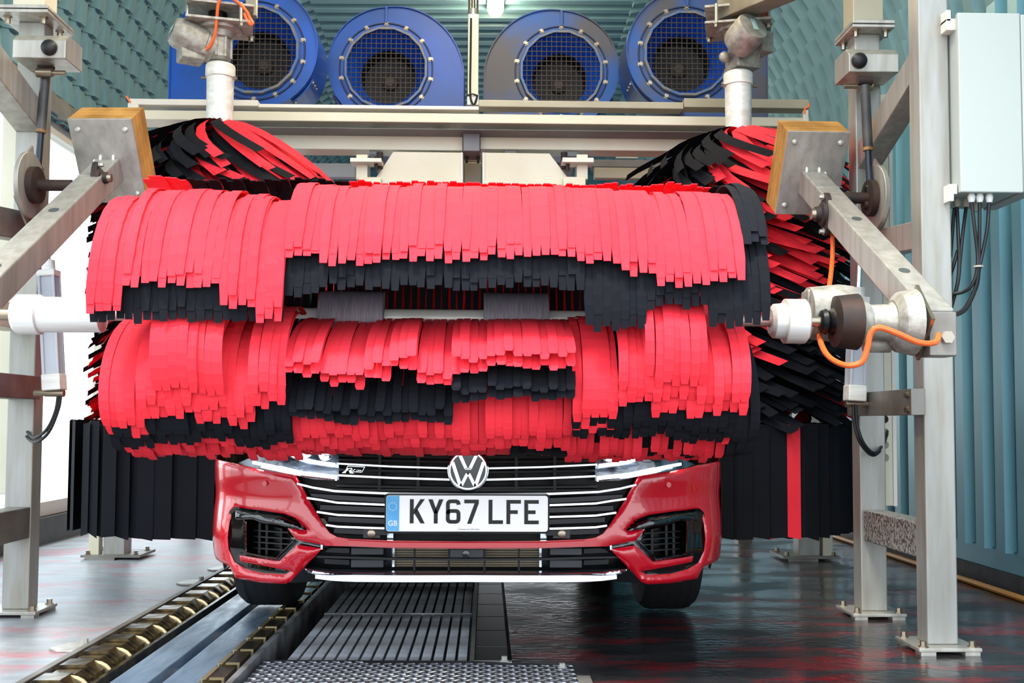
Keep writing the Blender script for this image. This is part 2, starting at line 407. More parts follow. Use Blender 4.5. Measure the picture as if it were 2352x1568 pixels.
# stop boxes with rubber balls
def stop_box(label, xl, xr, y, z0, z1, bx, bz, side):
    e = thing('stop_bracket', label, 'bracket', (xl, y, z0))
    b = MB(); d = .17
    ch = .035
    poly = [(0, z0), (0, z1-.03), (ch, z1), (d, z1), (d, z0)]
    b.prism([(xl, y-d+q, z) for q, z in poly], (xr-xl, 0, 0)); b.build('bracket_body', STEEL, e, bevel=.003)
    b = MB(); b.sphere((bx, y-d-.004, bz), .031, 18, 12, (1, .8, 1)); b.build('rubber_ball', BLACK, e, True)
    b = MB(); yy = y-.1; zz_ = z0-.035; s_ = 1 if side > 0 else -1
    b.cyl((bx+s_*.075, yy, zz_), (bx+s_*.015, yy, zz_), .018); b.cyl((bx+s_*.015, yy, zz_), (bx-s_*.035, yy, zz_), .010)
    b.build('pivot_pin', SHAFT, e, True)
    return e
stop_box('steel stop bracket with black rubber ball on the right frame', P(1950, 165, 4.03).x, P(2065, 165, 4.03).x, 4.2, Zp(2000, 165, 4.03), Zp(2000, 106, 4.03), P(1973, 140, 4.03).x, Zp(1973, 140, 4.03), 1)
stop_box('steel stop bracket with black rubber ball on the left frame', P(28, 132, 4.06).x, P(150, 132, 4.06).x, 4.23, Zp(90, 133, 4.06), Zp(90, 74, 4.06), P(114, 110, 4.06).x, Zp(114, 110, 4.06), -1)
# gas struts
def strut(label, a, b_, side):
    e = thing('gas_strut', label, 'strut', b_)
    a = Vector(a); b_ = Vector(b_); d = (b_-a); m1 = a+d*.04; m2 = a+d*.56
    MB().cyl(m1, m2, .0185).build('outer_tube', mat('worn_black_tube', '#2b2c2e', '#45423f', .45, scale=12), e, True)
    MB().cyl(m2-d*.02, m2+d*.005, .0198).build('end_collar', mat('rusty_collar', '#9a7440', '#5e4426', .6, scale=30), e, True)
    MB().cyl(m2, a+d*.86, .0125).build('rod', mat('blue_black_rod', '#1c2531', None, .3, .2), e, True)
    MB().lathe(a+d*.84, d, [(0, .013), (.01, .021), (.075, .021), (.085, .014)], 14).build('dust_boot', BLACKP, e, True)
    for p in (a, b_): MB().cyl(p-Vector((.028, 0, 0)), p+Vector((.028, 0, 0)), .019, n=14).build('ball_joint', RUST, e, True)
    return e
strut('black gas strut hanging down the right frame', P(1986, 185, 4.0), P(2000, 470, 4.0), 1)
strut('black gas strut hanging down the left frame', P(106, 150, 4.16), P(84, 425, 4.16), -1)
# pivot discs
def pivot_disc(label, c, side, r):
    e = thing('pivot_disc', label, 'disc', c); c = Vector(c)
    MB().cyl(c-Vector((.009, 0, 0)), c+Vector((.009, 0, 0)), r, n=40).build('disc_plate', STEEL, e, True, bevel=.002)
    b = MB(); t = .012*side
    b.prism([c+Vector((t, -.03, r*.8)), c+Vector((t, .05, r*1.32)), c+Vector((t, .1, r*.3)), c+Vector((t, .02, -r*1.2)), c+Vector((t, -.09, -r*.5))], (.008*side, 0, 0))
    b.build('gusset', STEEL, e)
    MB().cyl(c, c-Vector((.16*side, 0, 0)), .022, n=16).build('pivot_shaft', RUST, e, True)
    MB().cyl(c-Vector((.01*side, 0, 0)), c-Vector((.035*side, 0, 0)), .07, n=20).build('hub', RUST, e, True)
    return e
pivot_disc('round steel pivot plate seen edge-on on the right frame', P(2012, 455, 4.0), 1, .125)
pivot_disc('round steel pivot plate seen edge-on on the left frame', P(68, 425, 4.05), -1, .125)
# ------------------------------------------------------------------ swing arms with counterweights
AXY = 3.15
def arm(label, top, end, wd, side, wlabel):
    top = Vector(top); end = Vector(end); d = (end-top).normalized()
    e = thing('swing_arm', label, 'arm', end)
    sdv = d.cross(Vector((0, 0, 1))).normalized(); up = sdv.cross(d).normalized()
    MB().beam(top, end, wd, wd*1.02).build('arm_tube', STEEL, e, bevel=.006)
    b = MB(); b.beam(top+d*.19, top+d*.2, wd*1.03, wd*1.05); b.build('weld_bead', STEEL, e, bevel=.002)
    # drain holes (dark stains) on the top face
    for f_ in (.42, .78):
        if True:
            p = top+(end-top)*f_+up*wd*.512
            MB().lathe(p, up, [(0, .018), (.0015, .018)], 16).build('drain_hole', mat('dark_hole', '#3f4646', None, .5) if 'dark_hole' not in bpy.data.materials else bpy.data.materials['dark_hole'], e)
    # weight: steel plate + plywood block, square to the arm
    R = Matrix((sdv, d, up)).transposed()
    W_, H_, T_ = .25, .345, .15
    c0 = top+up*.035
    b = MB(); b.box(c0, (W_, .008, H_), R); b.build('weight_plate', STEEL, e, bevel=.002)
    for i in (-1, 1):
        for j in (-1, 1):
            p = c0+sdv*(i*W_*.37)+up*(j*H_*.38)+d*.004
            MB().sphere(p, .013, 12, 6, (1, .5, 1)).build('coach_bolt', STEEL, e, True)
    n = 8
    for k in range(n):
        q = c0-d*(.004+T_*(k+.5)/n); g = .0015 if k % 2 else 0
        b = MB(); b.box(q, (W_-.002-g, T_/n*.97, H_-.002-g), R)
        b.build('plywood_sheet', PLY, e)
    for (i, j) in ((-.55, -.35), (-.55, 0), (-.55, .35), (-.25, .55), (.3, .55)):
        MB().sphere(top+sdv*(i*wd*side)+up*(j*wd*1.02)+d*.01, .009, 8, 6, (.7, 1, 1.6)).build('weld_spot', CREAMW, e, True)
    return e, d, sdv, up
ra, rd, rs, ru = arm('right grey square-tube arm carrying a plywood and steel counterweight', P(1862, 418, 4.22), P(2150, 742, 3.12), .092, 1, '')
b = MB(); pe = P(2150, 742, 3.12)
b.bb(pe.x-.036, pe.x+.045, 3.08, 3.17, pe.z-.1, pe.z+.03); b.build('arm_foot', STEELD, ra, bevel=.004)
la, ld, ls, lu = arm('left grey square-tube arm carrying a plywood and steel counterweight', P(252, 390, 4.22), P(-100, 740, 3.12), .092, -1, '')
# flange bearing on the right arm
def flange_bearing(parent, c, ax, s=1.0):
    c = Vector(c); ax = Vector(ax).normalized()
    poly = []
    for k in range(24):
        a = 2*math.pi*k/24; r = .05*s+.028*s*abs(math.cos(a))**4
        v = Vector((0, math.sin(a)*.8, math.cos(a)))*r*1.0; poly.append(c+v)
    MB().prism(poly, ax*.022).build('bearing_flange', RUST, parent, bevel=.003)
    MB().lathe(c+ax*.02, ax, [(0, .045*s), (.012, .042*s), (.018, .03*s), (.035, .026*s)], 20).build('bearing_housing', RUST, parent, True)
    MB().lathe(c+ax*.05, ax, [(0, .022*s), (.02, .02*s), (.021, .012*s)], 18).build('shaft_end', SHAFT, parent, True)
    for j in (-1, 1): bolt(c+Vector((0, 0, j*.062*s))+ax*.022, ax, .009, .016, STEEL, parent)
flange_bearing(ra, P(1905, 492, 3.93), (-1, 0, 0), 1.05)
flange_bearing(la, P(214, 408, 4.05), (1, 0, 0), .8)
# ------------------------------------------------------------------ air cylinders
def air_cylinder(label, top, bot, w_, rodlen, side):
    e = thing('air_cylinder', label, 'cylinder', bot); top = Vector(top); bot = Vector(bot); d = (top-bot).normalized()
    b = MB(); b.beam(bot, top, w_*.74, w_*.74, (0, -1, 0)); b.build('cylinder_barrel', ANOD, e, True)
    for i in (-1, 1):
        for j in (-1, 1):
            o_ = Vector((i*w_*.4, j*w_*.4, 0)); MB().beam(bot+o_, top+o_, w_*.16, w_*.16, (0, -1, 0)).build('tie_rod', ANOD, e, bevel=.002)
    b = MB(); b.beam(bot-d*.01, bot+d*.05, w_*1.05, w_*1.05, (0, -1, 0)); b.build('end_cap', WHITEP, e, bevel=.004)
    b = MB(); b.beam(top-d*.012, top+d*.012, w_*1.0, w_*1.0, (0, -1, 0)); b.cyl(top, top+d*.05, w_*.36); b.build('end_cap', WHITEP, e, bevel=.003)
    MB().cyl(top, top+d*rodlen, .009, n=12).build('piston_rod', CHROME, e, True)
    b = MB(); b.cyl(bot-d*.02-Vector((.035, 0, 0)), bot-d*.02+Vector((.035, 0, 0)), .014); b.cyl(bot-d*.02, bot-d*.02+Vector((.075*side, 0, 0)), .012)
    b.build('clevis_pin', SHAFT, e, True)
    return e
air_cylinder('silver air cylinder standing upright on the right frame', P(1972, 690, 4.02), P(1963, 915, 4.02), .066, .2, 1)
air_cylinder('silver air cylinder standing upright on the left frame', P(112, 628, 4.0), P(125, 890, 4.0), .066, .2, -1)
# hose loops under the cylinders
def hose(label, pts, r, m=BLACK, cat='hose', name='air_hose', extra=None):
    e = thing(name, label, cat, pts[0])
    MB().tube(pts, r).build('hose_line', m, e, True)
    if extra: MB().tube(extra, r).build('hose_line', m, e, True)
    return e
Yh = 4.0
hose('black twin air hose looping under the right air cylinder', [P(1960, 930, Yh), P(1962, 970, Yh), P(1975, 1015, Yh), P(2003, 1045, Yh+.05), P(2025, 1030, 4.25), P(2038, 996, 4.38)], .006,
     extra=[P(1966, 930, Yh), P(1969, 975, Yh), P(1984, 1018, Yh), P(2008, 1040, Yh+.05), P(2028, 1020, 4.25), P(2038, 990, 4.38)])
hose('black twin air hose looping under the left air cylinder', [P(140, 905, 4.0), P(134, 940, 4.0), P(112, 992, 4.02), P(82, 1015, 4.1), P(60, 1000, 4.25), P(54, 972, 4.36)], .006,
     extra=[P(134, 905, 4.0), P(127, 945, 4.0), P(108, 985, 4.02), P(80, 1005, 4.1), P(62, 990, 4.25), P(58, 970, 4.36)])
# ------------------------------------------------------------------ enclosure with cables
e = thing('control_cabinet', 'pale grey-green enclosure on the right frame with cables below', 'cabinet', P(2205, 440, 3.5))
q0 = P(2207, 441, 3.5); q1 = P(2343, 30, 3.5)
b = MB(); b.bb(q0.x, q1.x, 3.5, 3.52, q0.z, q1.z); b.build('cabinet_door', BOXW, e, bevel=.004)
b = MB(); b.bb(q0.x+.006, q1.x-.004, 3.524, 3.80, q0.z+.004, q1.z-.004); b.build('cabinet_body', BOXW, e, bevel=.004)
b = MB(); b.bb(q1.x+.002, q1.x+.05, 3.5, 3.8, q0.z+.0, q1.z-.004); b.build('side_panel', BOXW, e, bevel=.004)
a0 = P(2183, 418, 3.52); a1 = P(2205, 458, 3.52)
b = MB(); b.bb(a0.x, q0.x+.002, 3.53, 3.6, q0.z+.0, q0.z+.034); b.bb(a0.x, a0.x+.016, 3.53, 3.6, q0.z-.024, q0.z+.002); b.build('mounting_bracket', CREAMW, e, bevel=.002)
b = MB(); b.bb(a0.x, q0.x+.01, 3.53, 3.6, q1.z-.05, q1.z-.01); b.bb(a0.x, a0.x+.016, 3.53, 3.6, q1.z-.02, q1.z+.02); b.build('mounting_bracket', CREAMW, e, bevel=.002)
gl = [((2231, 445), 3.54, NYLON), ((2250, 445), 3.54, NYLON), ((2272, 445), 3.54, NYLON), ((2198, 460), 3.62, NYLONG), ((2219, 460), 3.62, NYLONG), ((2240, 470), 3.7, NYLONG)]
for (px, py), Y, m in gl:
    p = P(px, py, Y); p.z = q0.z+.003
    MB().lathe(p, (0, 0, -1), [(0, .0105), (.006, .0105), (.006, .0125), (.014, .0125), (.02, .0115), (.029, .009)], 12).build('cable_gland', m, e, True)
J = P(2245, 612, 3.55)
def wire(pxs, r=.0052):
    return [P(a, b_, Y) for a, b_, Y in pxs]
cl = [[(2231, 462, 3.54), (2238, 520, 3.54), (2245, 580, 3.55), (2244, 620, 3.55), (2232, 655, 3.56), (2212, 670, 3.58), (2188, 675, 3.6)],
      [(2250, 462, 3.54), (2250, 520, 3.54), (2249, 580, 3.55), (2247, 622, 3.55), (2240, 660, 3.56), (2215, 708, 3.58), (2186, 722, 3.6)],
      [(2272, 462, 3.54), (2268, 520, 3.54), (2258, 575, 3.55), (2249, 618, 3.55), (2243, 658, 3.56), (2218, 710, 3.58), (2186, 727, 3.6)],
      [(2198, 476, 3.62), (2201, 540, 3.6), (2203, 600, 3.6), (2199, 650, 3.6), (2186, 700, 3.62)],
      [(2219, 476, 3.62), (2211, 540, 3.6), (2205, 600, 3.6), (2200, 650, 3.6), (2184, 710, 3.62)],
      [(2192, 478, 3.64), (2187, 540, 3.64), (2183, 590, 3.64)], [(2200, 575, 3.62), (2190, 610, 3.62), (2180, 640, 3.64)]]
cb = ['first cable from the left-hand white gland, curling to the post', 'middle of the three cables below the white glands', 'black cable with pale print below the right-hand white gland',
      'black cable under the leftmost grey gland', 'black cable under the second grey gland', 'short black cable hugging the right post', 'short black cable branch behind the grey-gland pair']
for pts, lb in zip(cl, cb):
    o = MB().tube([P(*p) for p in pts], .0062).build('cable', BLACK, None, True); tag(o, lb, 'cable', 'cables below the enclosure')
o = MB().lathe(P(2247, 612, 3.55), (0, 0, 1), [(-.003, .017), (.003, .017)], 14).build('cable_tie', NYLONG, None); tag(o, 'pale cable tie around the three front cables', 'cable tie')
# floor hose along the right wall
o = MB().tube([P(2120, 1305, 6.3) if 0 else Vector((2.30, y_, .014)) for y_ in (3.6, 4.6, 5.4, 6.2, 7.4)], .014).build('floor_hose', YEL, None, True); tag(o, 'yellow hose lying on the floor along the right wall', 'hose')
# ------------------------------------------------------------------ dryer gantry (cream beams)
G = thing('dryer_gantry', 'cream steel gantry spanning the tunnel under the blue blowers', 'gantry', (-.13, 5.9, 0))
def gb(name, px0, px1, y0, y1, Y, dp, m, bev=.004):
    a = P(px0, y0, Y); c = P(px1, y1, Y); b = MB(); b.bb(a.x, c.x, Y, Y+dp, min(a.z, c.z), max(a.z, c.z)); return b.build(name, m, G, bevel=bev)
gb('main_beam', 300, 1860, 252, 291, 5.6, .16, CREAM)
gb('end_plate', 293, 316, 236, 262, 5.58, .03, CREAMW); gb('end_plate', 1846, 1858, 252, 290, 5.58, .03, CREAMW)
a = P(296, 226, 5.6); c = P(592, 238, 5.6); b = MB(); b.bb(a.x, c.x, 5.6, 5.7, c.z-.012, a.z); b.build('lid_strip', CREAMW, G, bevel=.003)
a = P(594, 236, 5.6); c = P(1100, 247, 5.6); b = MB(); b.bb(a.x, c.x, 5.6, 5.7, c.z-.012, a.z-.005); b.build('lid_strip', CREAMW, G, bevel=.003)
gb('lid_strip', 1100, 1570, 229, 250, 5.585, .1, OLIVE, .003); gb('lid_strip', 1572, 1858, 225, 249, 5.58, .1, OLIVE, .003)
gb('second_beam', 470, 1063, 306, 346, 5.75, .14, CREAM); gb('second_beam', 1103, 1640, 308, 348, 5.75, .14, CREAM)
gb('centre_bracket', 1064, 1102, 300, 347, 5.68, .2, GREYP)
gb('under_plate', 470, 1640, 291, 303, 5.6, .3, GREYP, 0)
# posts with feet
for (xx_, lb) in ((-2.045, 0), (1.80, 1)):
    b = MB(); b.bb(xx_-.055, xx_+.06, 5.95, 6.07, .02, 2.43); b.build('gantry_post', GALV, G, bevel=.004)
    s_ = -1 if not lb else 1
    b = MB(); b.bb(xx_+s_*.10-.028, xx_+s_*.10+.028, 5.93, 5.99, .02, 2.4); b.build('cable_channel', CREAM, G, bevel=.003)
    b = MB(); b.bb(xx_-.16, xx_+.16, 5.9, 6.18, .012, .026); b.bb(xx_-.13, xx_+.03, 5.88, 5.9, 0, .012); b.bb(xx_-.1, xx_+.1, 6, 6.1, 0, .012); b.build('base_plate', STEELD, G)
    for i in (-1, 1):
        for j in (-1, 1): bolt((xx_+i*.13, 6.03+j*.1, .026), (0, 0, 1), .011, .02, SHAFT, G)
for X_ in (-.62, -.28, .12, .46):
    zb = P(887, 158, 6.45).z-.60; MB().bb(X_-.03, X_+.03, 5.77, 6.8, zb-.1, zb).build('carrier_rail', GREYP, G)
# nozzle hoods
for (pts, lb) in (([(903, 348), (1063, 350), (1063, 425), (852, 425)], 'left'), ([(1110, 350), (1262, 352), (1318, 425), (1108, 425)], 'right')):
    e = thing('air_nozzle', 'cream tapered air nozzle, the %s of the pair under the gantry' % lb, 'nozzle', P(pts[2][0], 425, 5.72))
    b = MB(); b.prism([P(px, py, 5.7) for px, py in pts], (0, .3, 0)); b.build('nozzle_hood', CREAM, e, bevel=.003)
    t = MB(); xa = 1058 if lb == 'left' else 1108; t.prism([P(xa, 350, 5.69), P(xa+5, 350, 5.69), P(xa+5, 425, 5.69), P(xa, 425, 5.69)], (0, .02, 0)); t.build('edge_strip', CREAMW, e)
gb('channel_plate', 1066, 1106, 372, 425, 5.95, .03, OLIVE); gb('channel_plate', 1062, 1108, 352, 372, 6.0, .03, STEELD)
for px in (1072, 1098):
    MB().lathe(P(px, 356, 5.8), (0, 0, -1), [(0, .012), (.02, .012), (.02, .007), (.045, .007)], 8).build('hanging_bolt', RUST, G)
for side, X0 in ((-1, 804), (1, 1288)):
    m_ = lambda a_: X0+a_ if side < 0 else X0+76-a_
    b = MB(); a = P(m_(0), 362, 5.6); c = P(m_(72), 372, 5.6); b.bb(a.x, c.x, 5.6, 5.72, c.z, a.z); b.build('hanger_bracket', CREAMW, G, bevel=.003)
    b = MB(); a = P(m_(12), 350, 5.62); c = P(m_(38), 408, 5.62); b.bb(a.x, c.x, 5.66, 5.8, c.z, a.z); b.build('hanger_post', CREAM, G, bevel=.003)
    b = MB(); b.cyl(P(m_(60), 360, 5.64), P(m_(60), 392, 5.64), .011, n=8); b.cyl(P(m_(68), 350, 5.7), P(m_(68), 388, 5.7), .018, n=8); b.build('spring_bolt', RUST, G)
    b = MB(); a = P(m_(18), 404, 5.6); c = P(m_(70), 425, 5.6); b.bb(a.x, c.x, 5.62, 5.75, c.z, a.z); b.build('hanger_foot', CREAM, G, bevel=.003)
gb('rear_rail', 480, 800, 372, 384, 6.2, .1, GREYP); gb('rear_panel', 700, 816, 374, 408, 6.0, .05, mat('blue_grey_panel', '#8c949c', None, .5))
gb('rear_rail', 1360, 1640, 366, 386, 6.2, .1, GREYP); gb('rear_panel', 1365, 1640, 384, 412, 6.0, .05, OLIVE)
gb('vent_plate', 1415, 1466, 352, 364, 6.3, .02, BOXW)
# orange cable ends
for pts, lb in (([P(1848, 262, 5.55), P(1849, 250, 5.55), P(1857, 246, 5.55), P(1858, 237, 5.55)], 'short orange cable end at the right end of the gantry'),
                ([P(300, 236, 5.55), P(295, 228, 5.55), P(290, 221, 5.55)], 'short orange cable end at the left end of the gantry')):
    o = MB().tube(pts, .005).build('cable', ORANGE, None, True); tag(o, lb, 'cable')
# rodless lift cylinder in the middle
e = thing('lift_cylinder', 'cream upright lift cylinder between the two middle blowers', 'cylinder', P(1086, 243, 6.0))
b = MB(); a = P(1074, 243, 6.0); c = P(1100, 32, 6.0); b.bb(a.x, c.x, 6.0, 6.07, a.z, c.z)
for i in range(3): b.bb(a.x+.012+i*.02, a.x+.02+i*.02, 5.994, 6.0, a.z+.05, c.z-.02)
b.build('cylinder_body', CREAM, e, bevel=.003)
b = MB(); b.bb(a.x-.004, c.x+.004, 5.985, 6.08, a.z, a.z+.06); b.build('foot_block', STEEL, e, bevel=.003)
MB().cyl(P(1087, 36, 6.03), P(1087, 22, 6.03), .025).build('rod_gland', STEEL, e, True)
MB().cyl(P(1087, 30, 6.03), P(1087, -30, 6.03)+Vector((0, 0, .7)), .012).build('piston_rod', SHAFT, e, True)
b = MB(); q = P(1075, 30, 6.1); q2 = P(1099, 30, 6.1); b.bb(q.x, q.x+.012, 6.1, 6.15, q.z-.6, 4.45); b.bb(q2.x-.012, q2.x, 6.1, 6.15, q.z-.6, 4.45); b.build('guide_rail', RUST, e)
MB().tube([P(1082, 42, 5.98), P(1081, 120, 5.985), P(1080, 210, 5.985), P(1084, 235, 5.97), P(1090, 238, 5.97), P(1096, 222, 5.98)], .006).build('supply_hose', BLACK, e, True)
MB().tube([P(1072, 219, 5.98), P(1085, 216, 5.975), P(1098, 220, 5.98)], .005).build('clamp_wire', BLACK, e, True)
# ceiling light
LAMPM = mat('lamp_diffuser', '#ffe9c4', None, .4, emit=68)
for ly in (2.9, 5.0):  # out-of-view tubes added to brighten the inside of the tunnel
    e = thing('ceiling_light', 'unseen tube light added under the ceiling, %s' % ('nearest the exit' if ly < 4 else 'above the side brushes'), 'light', (-.1, ly, 4.38))
    MB().bb(-.17, -.02, ly-.62, ly+.62, 4.36, 4.42).build('lamp_base', CREAMW, e); MB().bb(-.16, -.03, ly-.6, ly+.6, 4.3, 4.36).build('diffuser', LAMPM, e, bevel=.02)
e = thing('ceiling_light', 'lit white tube light under the ribbed ceiling', 'light', P(1138, 40, 9.3))
q = P(1138, 34, 9.3)
b = MB(); b.bb(q.x-.075, q.x+.075, 8.1, 9.35, q.z+.04, q.z+.1); b.build('lamp_base', CREAMW, e, bevel=.01)
b = MB()
for k in range(9):
    pass
prof = []
vs = []; fs = []; N_ = 12; st = [(8.1, .3), (8.14, .9), (8.2, 1), (9.25, 1), (9.3, .92), (9.35, .6)]
for (y_, s_) in st:
    for k in range(N_):
        a = math.pi*k/(N_-1); vs.append((q.x+.072*s_*math.cos(a), y_, q.z+.045-.075*s_*math.sin(a)))
for i in range(len(st)-1):
    for k in range(N_-1): fs.append((i*N_+k, i*N_+k+1, (i+1)*N_+k+1, (i+1)*N_+k))
fs.append(tuple(range(N_))); fs.append(tuple((len(st)-1)*N_+k for k in range(N_)))
b.add(vs, fs); b.build('diffuser', LAMPM, e, True)
# ------------------------------------------------------------------ blowers
def blower(label, cx, cy, r, Yf, mirror, worn, depth=.36):
    """cx,cy,r: intake centre and guard radius in the photograph"""
    c = P(cx, cy, Yf); k = r/97.0*ppm(6.6)/ppm(Yf)
    s = -1 if mirror else 1
    e = thing('blower', label, 'blower', (c.x, Yf, c.z-.7), 'blue dryer blowers')
    ri = .25*k; m = BLUEB if worn else BLUE
    def outer(t):      # boundary point for angle t
        d = Vector((math.cos(t), 0, math.sin(t)))
        deg = math.degrees(t) % 360
        # spiral 0..250 deg, straight outlet down on the right
        def R(dg): return (.488+(.394-.488)*min(dg, 90)/90 if dg <= 90 else .394+(.364-.394)*(dg-90)/90 if dg <= 180 else .364-.02*(dg-180)/90)*k
        if deg <= 268: return d*R(deg)
        # box outlet: x up to .488, bottom at -.6
        xr = .488*k; zb = -.58*k
        tx = xr/max(d.x, 1e-4); tz = zb/min(d.z, -1e-4); return d*min(tx, tz)
    N_ = 96; A = [2*math.pi*i/N_ for i in range(N_)]
    op = [outer(a) for a in A]
    def W(v, y): return Vector((c.x+s*v.x, Yf+y, c.z+v.z))
    f = MB(); vs = [W(p, 0) for p in op]+[W(Vector((math.cos(a), 0, math.sin(a)))*ri, 0) for a in A]
    f.add(vs, [(i, (i+1) % N_, N_+(i+1) % N_, N_+i) for i in range(N_)])
    f.build('face_plate', m, e)
    f = MB(); vs = [W(p, -.012) for p in op]+[W(p, depth) for p in op]+[W(p*.985, -.012) for p in op]
    f.add(vs, [(i, (i+1) % N_, N_+(i+1) % N_, N_+i) for i in range(N_)]+[(i, (i+1) % N_, 2*N_+(i+1) % N_, 2*N_+i) for i in range(N_)])
    f.build('scroll_wall', m, e, True)
    f = MB(); f.add([W(p, depth) for p in op], [tuple(range(N_))]); f.build('back_plate', m, e)
    C = Vector((c.x, Yf, c.z))
    MB().lathe(C+Vector((0, .0, 0)), (0, 1, 0), [(0, ri), (.05, ri*.93), (.14, ri*.72), (.17, ri*.7)], 48, caps=False).build('inlet_cone', BLUEIN, e, True)
    f = MB(); f.lathe(C+Vector((0, .172, 0)), (0, 1, 0), [(0, ri*.7), (.12, ri*.66)], 40, caps=False); f.lathe(C+Vector((0, .29, 0)), (0, 1, 0), [(0, ri*.68), (.004, ri*.68)], 40)
    f.build('fan_wheel', DARK, e)
    f = MB(); f.lathe(C+Vector((0, .24, 0)), (0, 1, 0), [(0, .028*k), (.02, .05*k), (.05, .055*k)], 24); f.build('wheel_hub', mat('hub_brown', '#4a4236', None, .6) if 'hub_brown' not in bpy.data.materials else bpy.data.materials['hub_brown'], e, True)
    f = MB(); f.lathe(C+Vector((0, -.028, 0)), (0, 1, 0), [(0, ri*.99), (0, ri*1.05), (.02, ri*1.07), (.028, ri*1.0), (0, ri*.99)], 16, caps=False, rot=.2); f.build('guard_ring', RING, e)
    f = MB(); f.lathe(C+Vector((0, -.004, 0)), (0, 1, 0), [(0, ri*1.14), (-.004, ri*1.15), (-.004, ri*1.17), (0, ri*1.18)], 48, caps=False); f.build('seam_ring', mat('dark_blue_edge', '#10254a', None, .5) if 'dark_blue_edge' not in bpy.data.materials else bpy.data.materials['dark_blue_edge'], e)
    f = MB(); st = .031*k; n = int(ri/st); wv = .0022
    for i in range(-n, n+1):
        h = math.sqrt(max(ri*ri-(i*st)**2, 0))
        f.box(C+Vector((i*st, -.012, 0)), (wv*2, wv*2, 2*h)); f.box(C+Vector((0, -.016, i*st)), (2*h, wv*2, wv*2))
    f.build('mesh_guard', WIRE, e)
    for i in range(14):
        a = math.pi/2+2*math.pi*i/14; bolt(C+Vector((math.cos(a), 0, math.sin(a)))*ri*1.145+Vector((0, -.002, 0)), (0, -1, 0), .011, .012, SHAFT, e)
    MB().beam(C+Vector((0, -.012, ri*1.16)), C+Vector((0, -.012, ri*1.55)), .014, .02, (0, 1, 0)).build('lifting_rib', m, e)
    # inspection hatch low on the rim
    t0 = math.radians(-48 if 0 else 232); 
    f = MB()
    hp = [outer(math.radians(q_))*1.012 for q_ in (205, 212, 219, 226, 233)]
    for i in range(4):
        f.add([W(hp[i], .03), W(hp[i+1], .03), W(hp[i+1], .2), W(hp[i], .2)], [(0, 1, 2, 3)])
    hob = f.build('hatch_plate', m, e); sm = hob.modifiers.new('s', 'SOLIDIFY'); sm.thickness = .008
    for (q_, yy) in ((207, .05), (207, .11), (207, .17), (231, .05), (231, .17)):
        v = outer(math.radians(q_))*1.025; w_ = W(v, yy); bolt(w_, (w_-C-Vector((0, yy, 0))), .01, .01, SHAFT, e)
    f = MB(); f.bb(c.x+s*.1*k, c.x+s*.46*k, Yf+.02, Yf+depth-.02, c.z-.66*k, c.z-.56*k); f.build('outlet_duct', BLUE, e)
    return e
blower('far left blue blower, partly behind the left gearmotor', 585, 116, 105, 5.95, True, False)
blower('second blue blower from the left, rusty patch right of its grille', 887, 158, 97, 6.45, False, False)
blower('third blue blower from the left, right of the lift cylinder', 1289, 165, 97, 6.45, True, True)
blower('far right blue blower with badly flaking grey-blue face', 1577, 125, 102, 5.95, False, True)
